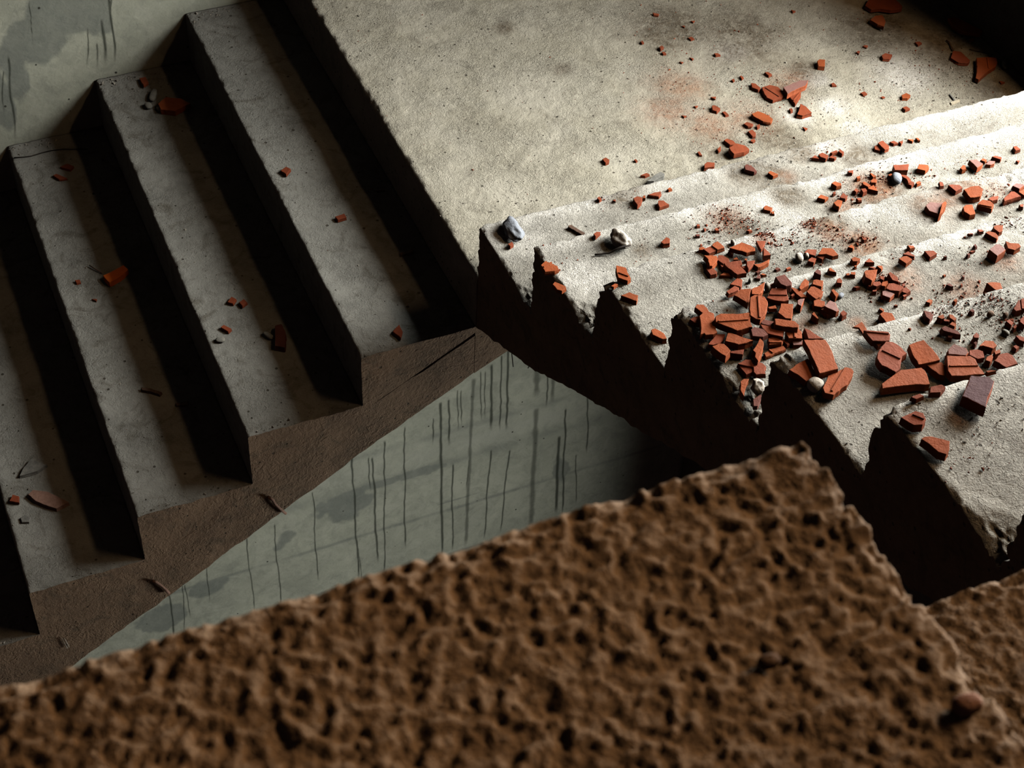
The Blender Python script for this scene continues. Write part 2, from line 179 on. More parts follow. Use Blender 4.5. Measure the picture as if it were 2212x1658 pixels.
 ('s','o','bright orange five-sided shard of a touching pair on the third bright step',['R',3],(0.2547,-0.6299,0.5207),9,11.5,-0.046,-0.004,[(-7,9),(6,13),(10,-3),(10,-10),(-7,-11),(-12,3)],[]),
 ('s','o','broad arched orange shard resting on crumbs on the third bright step',['R',3],(0.2984,-0.6672,0.5207),10,19.8,0.032,0.008,[(-30,15),(1,21),(13,6),(17,-5),(13,-13),(3,-11),(-5,-11),(-12,-2)],[]),
 ('c','p','small mauve tile chip just below the pale pebble behind the arched orange shard',['R',3],(0.2727,-0.6559,0.5207),9,9.2,-0.028,0.003,[(-3,9),(7,5),(-1,-8),(-3,-6)],[]),
 ('s','r','inverted triangle of red tile on the third bright step',['R',3],(0.3387,-0.6598,0.5207),9,12.6,0.008,0.04,[(-5,14),(13,7),(0,-7),(-9,-14)],[]),
 ('s','r','tall narrow red shard beside the inverted triangle on the third bright step',['R',3],(0.332,-0.6887,0.5207),14,17.4,-0.055,0.008,[(3,17),(6,0),(6,-10),(-10,-8),(-5,1)],[]),
 ('s','o','curved orange claw-shaped shard on the third bright step',['R',3],(0.2194,-0.669,0.5207),12,15.8,-0.035,-0.031,[(-8,19),(7,14),(16,8),(11,-4),(1,-11),(-8,-17),(-13,-15),(-6,5)],[]),
 ('s','r','kite-shaped red shard on the third bright step',['R',3],(0.2094,-0.6905,0.5207),9,9.1,0.016,0.0,[(-9,9),(1,15),(6,9),(7,-9),(3,-12),(-9,-11)],[]),
 ('s','r','upper half of a long brown-red shard on the third bright step',['R',3],(0.2462,-0.6689,0.5207),10,10.2,0.004,0.016,[(-4,14),(4,11),(11,-3),(8,-12),(-7,-13),(-13,3)],[]),
 ('s','r','largest brown-red shard of the upper heap on the third bright step',['R',3],(0.2557,-0.7035,0.5207),11,17.2,0.058,-0.008,[(-18,17),(1,15),(17,11),(13,-1),(7,-2),(9,-27),(-10,-23),(-19,10)],[]),
 ('c','r','small red tile chip just above and left of the flat orange sliver under the heap',['R',3],(0.2364,-0.6889,0.5207),7,7.1,0.018,0.001,[(-2,11),(4,0),(1,-8),(-3,-3)],[]),
 ('s','o','flat orange sliver under the heap on the third bright step',['R',3],(0.2342,-0.7101,0.5207),7,7.1,0.001,0.012,[(-16,3),(-4,8),(11,-4),(8,-7)],[]),
 ('s','r','small pointed red shard in the heap on the third bright step',['R',3],(0.2876,-0.7036,0.5207),10,12.1,-0.007,0.005,[(-2,10),(15,7),(6,-3),(-10,-13),(-8,-2)],[]),
 ('s','o','boomerang-shaped orange shard on the third bright step',['R',3],(0.3116,-0.7096,0.5207),10,10.2,-0.001,0.026,[(-16,5),(-3,2),(22,7),(15,-1),(-7,-7),(-12,-7)],[]),
 ('c','o','tiny orange tile chip just below the broad arched orange shard resting on crumbs',['R',3],(0.2888,-0.6851,0.5207),9,9.2,0.032,0.06,[(-1,3),(4,1),(0,-4),(-3,-1)],[]),
 ('c','o','tiny orange tile chip just above the largest brown-red shard of the upper heap',['R',3],(0.2702,-0.6763,0.5207),9,9.3,0.071,-0.038,[(-4,2),(5,4),(4,-5),(-5,-1)],[]),
 ('c','r','tiny red tile chip just right of the largest brown-red shard of the upper heap',['R',3],(0.2758,-0.7029,0.5207),7,7.3,0.01,0.071,[(-4,3),(8,3),(0,-5),(-4,-2)],[]),
 ('c','d','tiny dark brown tile chip just below and left of the boomerang-shaped orange shard',['R',3],(0.2951,-0.7251,0.5207),7,7.4,0.054,-0.058,[(-5,2),(5,4),(4,-2),(-3,-3)],[]),
 ('c','d','tiny dark brown tile chip just above and right of the tiny square grey stone',['R',3],(0.2892,-0.7382,0.5207),6,6.4,-0.061,-0.009,[(-7,-2),(2,6),(6,2),(0,-6)],[]),
 ('c','o','tiny orange tile chip just below the boomerang-shaped orange shard',['R',3],(0.3018,-0.7349,0.5207),6,6.3,-0.068,-0.041,[(-6,2),(1,4),(6,-3),(-2,-2)],[]),
 ('c','r','tiny red tile chip just below and left of the larger of two white pebbles',['R',3],(0.3582,-0.7362,0.5207),6,6.5,-0.068,0.027,[(-5,1),(4,3),(6,-2),(-5,-3)],[]),
 ('c','d','tiny dark brown tile chip right of the boomerang-shaped orange shard',['R',3],(0.3365,-0.73,0.5207),6,6.3,0.045,0.064,[(-6,1),(2,4),(6,-2),(-3,-3)],[]),
 ('g','w','pale pebble behind the arched orange shard on the third bright step',['R',3],(0.2915,-0.627,0.5207),12,6.0,0,0,[(-3,4),(2,5),(3,-3),(-3,-6)],[]),
 ('s','r','thin triangular mauve-red shard on the third bright step',['R',3],(0.4234,-0.713,0.5207),8,10.7,-0.048,0.03,[(-15,2),(-2,9),(15,2),(2,-14)],[]),
 ('s','o','domed orange shard on the third bright step',['R',3],(0.452,-0.7318,0.5207),10,15.0,0.022,-0.05,[(-22,3),(-3,18),(15,9),(15,-15),(2,-14),(-7,-2)],[]),
 ('s','r','small rounded shard under the domed one on the third bright step',['R',3],(0.4355,-0.7311,0.5207),9,9.3,0.023,0.028,[(-9,3),(-1,7),(12,-1),(-1,-9)],[]),
 ('s','r','small red block by the white pebbles on the third bright step',['R',3],(0.4126,-0.7347,0.5207),10,10.2,-0.017,0.027,[(-6,3),(4,7),(11,0),(0,-9),(-9,-1)],[]),
 ('g','w','larger of two white pebbles on the third bright step',['R',3],(0.3945,-0.7175,0.5207),16,8.0,0,0,[(-3,7),(6,10),(6,-4),(0,-10),(-9,-3)],[]),
 ('g','w','smaller of two white pebbles on the third bright step',['R',3],(0.4123,-0.7162,0.5207),12,6.0,0,0,[(-3,4),(4,4),(3,-3),(-3,-5)],[]),
 ('s','o','triangular bit of tile on the red dust patch on the third bright step',['R',3],(0.5105,-0.7275,0.5207),9,9.0,-0.006,-0.001,[(-7,2),(3,6),(5,-2),(0,-6)],[]),
 ('g','d','dark pebble on the red dust patch on the third bright step',['R',3],(0.5328,-0.7042,0.5207),10,5.0,0,0,[(-7,1),(1,5),(9,3),(1,-3),(-4,-6)],[]),
 ('c','r','tiny red tile chip just right of the dark pebble on the red dust patch',['R',3],(0.5503,-0.7146,0.5207),7,7.4,0.078,0.053,[(-5,2),(4,3),(4,-3),(-3,-3)],[]),
 ('s','o','salmon shard with a notched top on the fourth bright step',['R',4],(0.6816,-0.9302,0.6792),9,9.3,-0.02,-0.004,[(-6,8),(3,9),(14,4),(3,-10),(-6,-12),(-9,1)],[]),
 ('s','o','arched orange strip below the notched shard on the fourth bright step',['R',4],(0.6606,-0.9424,0.6792),9,9.1,0.001,-0.01,[(-10,10),(-1,12),(8,3),(8,-7),(0,-14),(-5,-4)],[]),
 ('c','r','tiny red tile chip just left of the arched orange strip below the notched shard',['R',4],(0.6471,-0.9225,0.6792),7,7.3,-0.049,-0.029,[(-4,5),(4,2),(5,-4),(-5,-3)],[]),
 ('c','r','tiny red tile chip left of the arched orange strip below the notched shard',['R',4],(0.6241,-0.9226,0.6792),6,6.4,0.036,-0.077,[(-4,3),(5,-1),(3,-3),(-4,0)],[]),
 ('s','o','folded-looking orange shard with a crease on the third bright step',['R',3],(0.0373,-0.6363,0.5207),10,10.1,0.003,-0.004,[(-1,27),(14,14),(9,-19),(0,-23),(-13,-8),(-9,9)],[(-7,6),(8,-13)]),
 ('c','o','small orange tile chip just below and left of the folded-looking orange shard with a crease',['R',3],(0.0095,-0.6585,0.5207),6,6.7,-0.077,-0.027,[(-8,0),(3,5),(8,1),(-4,-5)],[]),
 ('s','o','blunt-ended orange shard nearest the chipped corner on the third bright step',['R',3],(0.0236,-0.7045,0.5207),11,11.1,0.007,0.001,[(-18,11),(2,14),(14,-1),(4,-15),(-2,-9)],[]),
 ('s','o','tapered orange shard lying near the riser foot on the third bright step',['R',3],(0.0252,-0.8189,0.5207),12,12.7,-0.026,0.029,[(-9,15),(0,16),(10,-1),(9,-17),(1,-15),(-12,2)],[]),
 ('s','o','knobbly orange fragment on the fourth bright step',['R',4],(0.373,-0.9112,0.6792),10,10.2,0.017,0.028,[(-6,5),(3,7),(10,-2),(1,-6),(-7,-3)],[]),
 ('c','r','small red tile chip just right of the knobbly orange fragment',['R',4],(0.3955,-0.9246,0.6792),9,9.6,-0.063,-0.038,[(-9,1),(5,8),(8,-6),(-4,-2)],[]),
 ('c','r','tiny red tile chip below and right of the knobbly orange fragment',['R',4],(0.3944,-0.9404,0.6792),7,7.5,-0.074,0.045,[(-7,3),(0,3),(6,-2),(0,-4)],[]),
 ('c','o','small orange tile chip above the irregular red fragment at the left of the crumb pile',['R',4],(0.4074,-0.9464,0.6792),9,9.4,-0.037,-0.059,[(-5,6),(5,3),(3,-2),(-3,-6)],[]),
 ('s','o','thick four-sided orange shard above the crumb pile on the fourth bright step',['R',4],(0.3707,-0.964,0.6792),18,18.4,-0.005,0.025,[(-7,9),(-1,12),(20,6),(7,-7),(-6,-17),(-12,-4)],[]),
 ('s','r','dusty brown block at the back of the crumb pile on the fourth bright step',['R',4],(0.4111,-0.9824,0.6792),14,14.3,0.019,-0.014,[(-4,12),(2,14),(7,-3),(1,-16),(-7,-7)],[]),
 ('s','r','irregular red fragment at the left of the crumb pile on the fourth bright step',['R',4],(0.3732,-0.9863,0.6792),12,12.3,-0.021,0.025,[(-4,7),(9,4),(8,-4),(-4,-6),(-9,-1)],[]),
 ('s','r','six-sided red block topping the crumb pile on the fourth bright step',['R',4],(0.3972,-1.0087,0.6792),11,15.3,0.01,0.028,[(-17,3),(-5,13),(4,10),(16,-4),(13,-8),(2,-12),(-13,-4)],[]),
 ('s','p','mauve shard at the foot of the crumb pile on the fourth bright step',['R',4],(0.3763,-1.0167,0.6792),10,12.9,-0.057,-0.062,[(-5,9),(4,10),(13,-5),(-2,-13),(-11,-1)],[]),
 ('s','r','ragged red flake at the right of the crumb pile on the fourth bright step',['R',4],(0.4161,-1.0176,0.6792),9,9.1,0.011,-0.004,[(-3,7),(6,7),(8,-5),(-3,-8),(-8,-2)],[]),
 ('c','r','small red tile chip just right of the thick four-sided orange shard above the crumb pile',['R',4],(0.3945,-0.9723,0.6792),8,8.4,-0.068,0.07,[(-1,6),(6,1),(-1,-6),(-5,-1)],[]),
 ('c','o','small orange tile chip just left of the six-sided red block topping the crumb pile',['R',4],(0.3895,-0.9887,0.6792),9,9.4,0.022,0.048,[(-2,6),(9,5),(6,-2),(-3,-6),(-9,-2)],[]),
 ('c','r','tiny red tile chip just right of the six-sided red block topping the crumb pile',['R',4],(0.4215,-1.0029,0.6792),8,8.3,-0.067,0.057,[(-2,3),(4,3),(2,-3),(-4,-3)],[]),
 ('c','r','tiny red tile chip right of the mauve shard at the foot of the crumb pile',['R',4],(0.4085,-1.0278,0.6792),7,7.3,-0.069,0.058,[(-4,2),(5,3),(3,-2),(-4,-3)],[]),
 ('c','r','tiny red tile chip below the thick four-sided orange shard above the crumb pile',['R',4],(0.3626,-0.9973,0.6792),8,8.1,-0.007,-0.026,[(-3,3),(5,1),(2,-3),(-5,-1)],[]),
 ('c','r','tiny red tile chip just below the thick four-sided orange shard above the crumb pile',['R',4],(0.362,-0.9817,0.6792),7,7.3,0.008,0.068,[(-2,3),(4,2),(2,-4),(-3,-1)],[]),
 ('c','r','tiny red tile chip above and right of the grey slate-like chip',['R',4],(0.3374,-0.9759,0.6792),7,7.2,-0.037,-0.059,[(-7,2),(2,2),(6,-2),(-2,-2)],[]),
 ('s','o','diamond-shaped orange block on the fourth bright step',['R',4],(0.4602,-0.9471,0.6792),10,14.3,0.004,-0.037,[(-12,5),(1,8),(7,6),(11,-6),(-7,-13)],[]),
 ('s','r','pale flake behind the diamond-shaped block on the fourth bright step',['R',4],(0.4768,-0.9364,0.6792),8,10.6,-0.055,-0.047,[(-12,5),(3,10),(8,-6),(5,-9),(-5,0)],[]),
 ('c','o','small orange tile chip just above the pale flake behind the diamond-shaped block',['R',4],(0.4931,-0.9171,0.6792),9,9.5,-0.072,-0.048,[(-4,6),(6,2),(5,-4),(-6,-5)],[]),
 ('c','o','small orange tile chip just right of the dark orange cube-like fragment',['R',4],(0.3161,-0.9207,0.6792),9,9.3,-0.03,-0.031,[(-2,7),(3,7),(5,-9),(0,-5),(-5,0)],[]),
 ('c','r','small red tile chip just above the grey slate-like chip',['R',4],(0.314,-0.9522,0.6792),10,10.3,0.042,-0.034,[(-3,5),(5,7),(5,-2),(0,-8),(-7,-3)],[]),
 ('c','o','tiny orange tile chip below and left of the knobbly orange fragment',['R',4],(0.3414,-0.9389,0.6792),6,6.1,0.0,-0.052,[(-3,3),(5,3),(1,-4),(-4,-2)],[]),
 ('c','o','small orange tile chip just below the knobbly orange fragment',['R',4],(0.3503,-0.9419,0.6792),8,8.4,-0.024,-0.077,[(-2,5),(6,2),(1,-6),(-6,-1)],[]),
 ('c','o','tiny orange tile chip just below the knobbly orange fragment',['R',4],(0.3667,-0.9239,0.6792),6,6.3,-0.04,-0.078,[(-3,1),(3,2),(2,-2),(-2,-2)],[]),
 ('s','r','dusty red triangle under the broken white edge on the fourth bright step',['R',4],(0.519,-0.946,0.6792),9,9.2,0.014,0.003,[(-9,10),(8,5),(10,-5),(-9,-10)],[]),
 ('s','p','squarish mauve block on the fourth bright step',['R',4],(0.6372,-0.9883,0.6792),18,18.2,-0.019,-0.002,[(-17,3),(5,12),(11,10),(13,-8),(-13,-18)],[]),
 ('s','o','salmon-coloured shard beside the mauve block on the fourth bright step',['R',4],(0.6735,-0.9882,0.6792),12,15.2,0.061,-0.055,[(-5,17),(0,8),(13,0),(11,-9),(-6,-13),(-14,-3)],[]),
 ('c','d','tiny dark brown tile chip left of the squarish mauve block',['R',4],(0.612,-0.9559,0.6792),7,7.1,0.051,-0.011,[(-2,2),(3,5),(2,-3),(-2,-4)],[]),
 ('c','r','tiny red tile chip left of the squarish mauve block',['R',4],(0.5987,-0.9656,0.6792),5,5.1,-0.001,0.054,[(-6,1),(0,2),(7,-1),(-2,-2)],[]),
 ('c','d','tiny dark brown tile chip above and right of the small brown shell-shaped chip',['R',4],(0.5852,-0.9733,0.6792),8,8.1,-0.017,0.001,[(-3,2),(2,3),(3,-1),(-3,-3)],[]),
 ('c','d','tiny dark brown tile chip above the small brown shell-shaped chip',['R',4],(0.5401,-0.9619,0.6792),7,7.2,0.03,0.077,[(-3,1),(2,2),(3,-2),(-2,-1)],[]),
 ('c','r','tiny red tile chip just right of the small brown shell-shaped chip',['R',4],(0.5254,-1.0386,0.6792),6,6.1,-0.025,0.053,[(-2,0),(2,3),(2,-1),(-2,-2)],[]),
 ('s','d','small brown shell-shaped chip on the fourth bright step',['R',4],(0.502,-1.0352,0.6792),9,9.0,0.012,0.008,[(-6,4),(2,5),(4,-5),(-1,-4)],[]),
 ('c','o','tiny orange tile chip just above and left of the small brown shell-shaped chip',['R',4],(0.511,-1.0042,0.6792),5,5.1,-0.015,-0.024,[(-3,1),(1,2),(3,-1),(-2,-2)],[]),
 ('c','d','tiny dark brown tile chip just above and right of the small brown shell-shaped chip',['R',4],(0.5416,-1.0213,0.6792),6,6.5,-0.071,-0.059,[(-2,2),(4,3),(1,-2),(-3,-2)],[]),
 ('s','d','dark orange cube-like fragment on the fourth bright step',['R',4],(0.2866,-0.921,0.6792),14,14.1,-0.026,0.014,[(-7,3),(3,8),(6,2),(1,-9),(-4,-4)],[]),
 ('s','r','maroon five-sided shard on the third bright step',['R',3],(0.2401,-0.743,0.5207),9,9.4,-0.015,-0.02,[(-17,3),(6,15),(13,7),(4,-7),(-1,-12),(-5,-7)],[]),
 ('s','r','leaf-shaped red shard overlapped by a triangle on the fourth bright step',['R',4],(0.115,-0.9082,0.6792),9,13.7,-0.058,0.048,[(-14,1),(8,10),(14,3),(9,-2),(-4,-5),(-13,-6)],[]),
 ('s','o','large orange triangular shard on the fourth bright step',['R',4],(0.1211,-0.9373,0.6792),12,22.8,0.052,0.024,[(-17,9),(1,18),(20,12),(7,-6),(-5,-20),(-6,-13)],[]),
 ('s','o','rough twisted orange spike of tile on the fourth bright step',['R',4],(0.1528,-0.9315,0.6792),14,23.2,-0.031,-0.036,[(-11,6),(3,8),(22,15),(10,0),(1,-10),(-7,-13),(-18,-7)],[]),
 ('s','o','large shield-shaped shard with a bright vertical ridge on the fourth bright step',['R',4],(0.1269,-0.9771,0.6792),14,30.7,-0.029,-0.006,[(-3,26),(8,29),(17,24),(22,18),(21,5),(13,-8),(2,-22),(-15,-33),(-22,-29),(-27,-17),(-15,6)],[(13,26),(-16,-32)]),
 ('s','r','plain red shard behind the grooved maroon one on the fourth bright step',['R',4],(0.1932,-0.919,0.6792),9,9.1,-0.021,-0.003,[(-6,4),(6,7),(6,-1),(1,-6),(-7,-4)],[]),
 ('s','d','thick dark maroon block on the fourth bright step',['R',4],(0.2087,-0.9306,0.6792),16,24.0,-0.033,0.065,[(-11,16),(9,17),(11,-6),(6,-12),(-4,-12),(-11,-3)],[]),
 ('s','r','wide maroon shard with a cross groove on the fourth bright step',['R',4],(0.1842,-0.9531,0.6792),11,15.4,0.066,0.007,[(-22,5),(-2,23),(23,12),(11,-17),(1,-16),(-12,-7)],[(-15,10),(16,-5)]),
 ('s','o','short orange bar lying slanted on the fourth bright step',['R',4],(0.2458,-0.9387,0.6792),12,12.2,-0.015,0.028,[(-13,-5),(-4,4),(10,13),(13,3),(6,-5),(-13,-11)],[]),
 ('s','o','neat rectangular orange shard on the fourth bright step',['R',4],(0.2742,-0.943,0.6792),10,10.2,-0.011,-0.009,[(-5,10),(1,10),(12,2),(5,-9),(0,-12),(-12,0)],[]),
 ('s','o','long slim orange blade of tile on the fourth bright step',['R',4],(0.2274,-0.9514,0.6792),9,9.2,-0.03,-0.007,[(-6,17),(1,11),(6,4),(9,-16),(-3,-14),(-6,-3)],[]),
 ('s','o','broad orange shard next to the slim blade on the fourth bright step',['R',4],(0.2515,-0.9663,0.6792),11,14.1,-0.004,0.0,[(-12,7),(2,16),(8,14),(17,-4),(3,-15),(-7,-17),(-12,0)],[]),
 ('c','r','tiny red tile chip just below and left of the long slim orange blade of tile',['R',4],(0.216,-0.9521,0.6792),7,7.3,-0.048,0.001,[(-5,0),(6,5),(3,-2),(-4,-3)],[]),
 ('s','p','small mauve upright fragment on the fourth bright step',['R',4],(0.2128,-0.9825,0.6792),16,16.5,-0.03,-0.014,[(-3,6),(4,8),(12,6),(-1,-7),(-5,-11),(-8,-3)],[]),
 ('g','w','cream pebble behind the ridged shield shard on the fourth bright step',['R',4],(0.1803,-0.9193,0.6792),18,9.0,0,0,[(-4,4),(3,7),(5,-1),(1,-6),(-5,-4)],[]),
 ('g','g','tiny square grey stone on the third bright step',['R',3],(0.2683,-0.7413,0.5207),12,6.0,0,0,[(-2,2),(4,4),(2,-3),(-4,-3)],[]),
 ('s','o','orange shard with a rough left end on the fourth bright step',['R',4],(0.2459,-0.9929,0.6792),11,11.3,-0.025,-0.006,[(-6,9),(1,14),(13,1),(6,-11),(-1,-11),(-12,-3)],[]),
 ('s','p','purple-topped brown shard on the fourth bright step',['R',4],(0.2579,-1.0169,0.6792),14,20.5,-0.064,-0.067,[(-13,6),(6,17),(12,7),(6,-14),(-1,-16),(-11,0)],[]),
 ('s','o','flat orange shard below the purple-topped one on the fourth bright step',['R',4],(0.2529,-1.0169,0.6792),9,9.2,-0.012,-0.016,[(-10,11),(0,13),(11,-7),(7,-9),(-8,-8)],[]),
 ('s','o','little orange tooth of tile on the fourth bright step',['R',4],(0.2212,-1.0215,0.6792),14,14.0,0.005,0.002,[(-4,6),(3,10),(2,-9),(-1,-8)],[]),
 ('s','r','little red cube on the fourth bright step',['R',4],(0.2738,-1.0324,0.6792),12,12.2,0.015,0.009,[(-5,3),(4,7),(6,-3),(-6,-7)],[]),
 ('s','o','dark-sided orange chip against a grey one on the fourth bright step',['R',4],(0.2875,-0.9788,0.6792),12,12.3,0.013,0.023,[(-3,8),(3,9),(5,-6),(-4,-11)],[]),
 ('g','b','grey slate-like chip on the fourth bright step',['R',4],(0.2982,-0.9836,0.6792),9,4.5,0,0,[(-8,0),(4,7),(8,-1),(-3,-6)],[]),
 ('s','o','thick orange block with a deep broken face on the fourth bright step',['R',4],(0.5659,-1.0839,0.6792),26,26.1,-0.007,-0.01,[(-11,15),(-1,14),(13,6),(7,-9),(-1,-20),(-8,-5)],[]),
 ('s','r','pointed maroon shard near the right edge on the fifth bright step',['R',5],(0.4347,-1.2703,0.8474),12,12.3,0.029,-0.021,[(-9,0),(14,17),(3,-3),(1,-8),(-9,-7)],[]),
 ('s','r','maroon shard cut by the right edge on the fifth bright step',['R',5],(0.4481,-1.2661,0.8474),12,12.2,0.013,0.009,[(3,11),(11,11),(-5,-12),(-9,-9)],[]),
 ('c','o','small orange tile chip just above the maroon shard with a pale dusty spot',['R',4],(0.4422,-1.0578,0.6792),8,8.5,-0.073,0.054,[(-8,0),(2,5),(7,0),(-2,-5)],[]),
 ('c','o','tiny orange tile chip above the small orange block right of the wedge',['R',5],(0.3473,-1.216,0.8474),9,9.3,0.063,0.02,[(-4,1),(4,4),(3,-1),(-2,-3)],[]),
 ('c','o','tiny orange tile chip just above and right of the stocky dark orange shard alone',['R',4],(0.3804,-1.0426,0.6792),5,5.1,0.037,0.05,[(-4,1),(1,2),(3,-2),(-1,-1)],[]),
 ('s','o','fishtail-shaped orange shard on the fourth bright step',['R',4],(0.0295,-0.9638,0.6792),12,19.0,-0.05,0.003,[(-5,35),(2,41),(13,37),(15,27),(14,17),(20,10),(15,-3),(7,-18),(2,-37),(-7,-39),(-21,-36),(-21,-31),(-29,-32),(-8,12),(1,17)],[]),
 ('s','r','half-hidden pointed shard beside the fishtail shard on the fourth bright step',['R',4],(0.0156,-0.9494,0.6792),10,10.2,0.0,0.02,[(-9,4),(0,7),(11,6),(3,-12),(-5,-6)],[]),
 ('s','o','long orange shard with a lengthwise ridge on the fourth bright step',['R',4],(0.0736,-0.9925,0.6792),13,28.6,0.043,0.046,[(-32,21),(-20,24),(-6,18),(7,12),(27,8),(33,2),(23,-7),(20,-14),(17,-27),(12,-25),(-12,-24),(-32,2),(-37,9)],[(-36,9),(22,-9)]),
 ('s','d','dark broken lump below the shield-shaped shard on the fourth bright step',['R',4],(0.1263,-1.0125,0.6792),16,20.5,0.012,0.055,[(-10,7),(-3,11),(13,-2),(10,-9),(1,-9),(-11,2)],[]),
 ('s','o','oblong orange shard with a white speck on the fourth bright step',['R',4],(0.1521,-1.0362,0.6792),12,30.4,0.026,0.027,[(-15,20),(15,2),(18,-10),(13,-15),(-11,-3),(-21,6)],[]),
 ('s','r','wide brown-red shard in the middle of the heap on the fourth bright step',['R',4],(0.1238,-1.0297,0.6792),10,19.9,-0.038,-0.066,[(-10,20),(9,7),(26,-3),(10,-25),(-11,-7),(-11,-2),(-12,9)],[]),
 ('s','d','dark brown oval-looking shard on the fourth bright step',['R',4],(0.0975,-1.0314,0.6792),10,24.7,-0.051,-0.02,[(-10,11),(0,15),(12,4),(13,-11),(1,-14),(-16,-6)],[]),
 ('s','o','square orange shard with a vertical groove on the fourth bright step',['R',4],(0.1593,-1.0502,0.6792),14,17.2,-0.055,0.047,[(-8,15),(14,9),(16,-1),(8,-16),(-15,-8),(-14,2)],[(7,11),(-4,-12)]),
 ('s','r','tall triangular shard behind the big scratched slab on the fourth bright step',['R',4],(0.1906,-1.0608,0.6792),14,14.1,0.004,0.008,[(-5,18),(3,8),(14,-18),(-12,-8)],[]),
 ('s','p','dull mauve flake at the end of the heap on the fourth bright step',['R',4],(0.1589,-1.0663,0.6792),9,9.1,0.008,0.011,[(-6,9),(12,2),(5,-8),(-10,-3)],[]),
 ('s','o','trapezoid orange shard on the fourth bright step',['R',4],(0.175,-0.9915,0.6792),10,15.5,-0.001,-0.07,[(4,21),(24,11),(-1,-24),(-10,-19),(-14,0),(-3,11)],[]),
 ('s','o','four-sided shard with a groove along its lower edge on the fourth bright step',['R',4],(0.1207,-1.0534,0.6792),10,14.8,0.042,0.035,[(-9,11),(5,9),(12,-6),(7,-10),(-15,-4)],[(-13,1),(9,-8)]),
 ('c','r','small red tile chip below the oblong orange shard with a white speck',['R',4],(0.1401,-1.0572,0.6792),9,9.0,0.0,0.006,[(-5,9),(2,6),(4,-7),(-1,-8)],[]),
 ('s','o','banded orange shard half behind the white step corner on the fourth bright step',['R',4],(0.1099,-1.0697,0.6792),8,8.2,0.01,-0.026,[(-19,2),(-2,7),(22,6),(22,-3),(-2,-5),(-21,-8)],[(-7,6),(-4,-5)]),
 ('s','o','pale orange wedge in front of the heap on the fourth bright step',['R',4],(0.0536,-1.0321,0.6792),14,22.9,0.033,-0.035,[(-21,4),(-7,21),(-1,18),(25,-14),(9,-15),(-4,-13)],[]),
 ('s','r','brown-red shard under the pale orange wedge on the fourth bright step',['R',4],(0.0261,-1.0144,0.6792),9,14.5,-0.06,-0.033,[(-22,-5),(5,15),(20,10),(11,-2),(0,-9),(-15,-9)],[]),
 ('s','o',"tilted orange-brown shard at the heap's front on the fourth bright step",['R',4],(0.0154,-1.0439,0.6792),16,24.8,0.032,-0.041,[(-12,11),(3,13),(10,8),(12,-12),(-2,-21),(-11,2)],[]),
 ('s','r','small dark-sided red shard on the fourth bright step',['R',4],(0.042,-1.0549,0.6792),14,16.3,0.034,0.067,[(-9,6),(15,1),(7,-9),(-12,2)],[]),
 ('s','o','upright orange shard leaning like a flame on the fourth bright step',['R',4],(0.0758,-1.069,0.6792),16,22.4,-0.001,-0.016,[(-9,3),(18,26),(19,15),(9,0),(-14,-25),(-14,-13),(-8,-5)],[]),
 ('s','r','hook-shaped maroon shard on the fourth bright step',['R',4],(0.0551,-1.095,0.6792),9,12.6,-0.003,0.026,[(-24,16),(-6,21),(6,16),(18,3),(20,-6),(14,-11),(10,-23),(-6,-18),(-7,-11),(-2,-1),(-4,2),(-19,12)],[]),
 ('s','r','pointed maroon shard under the hook-shaped one on the fourth bright step',['R',4],(0.0431,-1.0941,0.6792),9,9.2,0.016,0.007,[(-10,13),(2,8),(9,-3),(6,-8),(-8,-10)],[]),
 ('s','o','crescent orange shard on the crumbling edge on the fourth bright step',['R',4],(0.0136,-1.1321,0.6792),14,16.8,0.02,-0.059,[(-1,11),(8,15),(16,11),(0,-6),(-13,-24),(-11,-7)],[]),
 ('r','w','cream mortar lump on the crumbling edge on the fourth bright step',['R',4],(0.037,-1.1392,0.6792),26,13.0,0,0,[(-10,13),(3,13),(13,4),(10,-8),(-2,-14),(-14,-8)],[]),
 ('s','d','dark tile shard in the shadow under the mortar lump on the fourth bright step',['R',4],(0.0222,-1.1666,0.6792),9,9.5,-0.021,-0.015,[(-6,5),(13,12),(12,5),(-6,-12),(-13,-10)],[]),
 ('c','o','small orange tile chip just left of the trapezoid orange shard',['R',4],(0.1608,-0.9723,0.6792),7,11.4,0.039,-0.031,[(-7,4),(8,3),(6,-6),(-7,-1)],[]),
 ('c','o','tiny orange tile chip just below the long orange shard with a lengthwise ridge',['R',4],(0.0758,-1.0098,0.6792),8,8.2,0.011,-0.078,[(-3,2),(7,3),(1,-3),(-4,-1)],[]),
 ('s','d','maroon shard with a pale dusty spot on the fifth bright step',['R',5],(0.2835,-1.231,0.8474),11,11.3,-0.026,-0.014,[(-2,12),(7,5),(8,-3),(-5,-12),(-7,-3)],[]),
 ('s','o','small wedge above the slim maroon shard on the fifth bright step',['R',5],(0.3005,-1.2444,0.8474),12,12.1,0.01,0.012,[(-7,3),(6,5),(3,-4),(-3,-4)],[]),
 ('s','o','small orange block right of the wedge on the fifth bright step',['R',5],(0.3185,-1.2501,0.8474),10,10.1,0.011,-0.013,[(-1,9),(4,5),(4,-6),(-2,-8),(-5,1)],[]),
 ('c','o','small orange tile chip just above the slim dark maroon shard',['R',5],(0.3103,-1.2645,0.8474),10,10.0,0.003,-0.006,[(-6,2),(2,6),(5,-2),(-1,-6)],[]),
 ('c','r','tiny red tile chip just above and left of the slim dark maroon shard',['R',5],(0.3065,-1.2513,0.8474),8,8.3,-0.005,-0.061,[(-3,5),(6,-1),(2,-4),(-5,0)],[]),
 ('s','d','slim dark maroon shard on the fifth bright step',['R',5],(0.2948,-1.2795,0.8474),11,14.1,0.055,-0.042,[(-11,12),(-2,14),(10,-5),(9,-15),(4,-12),(-11,5)],[]),
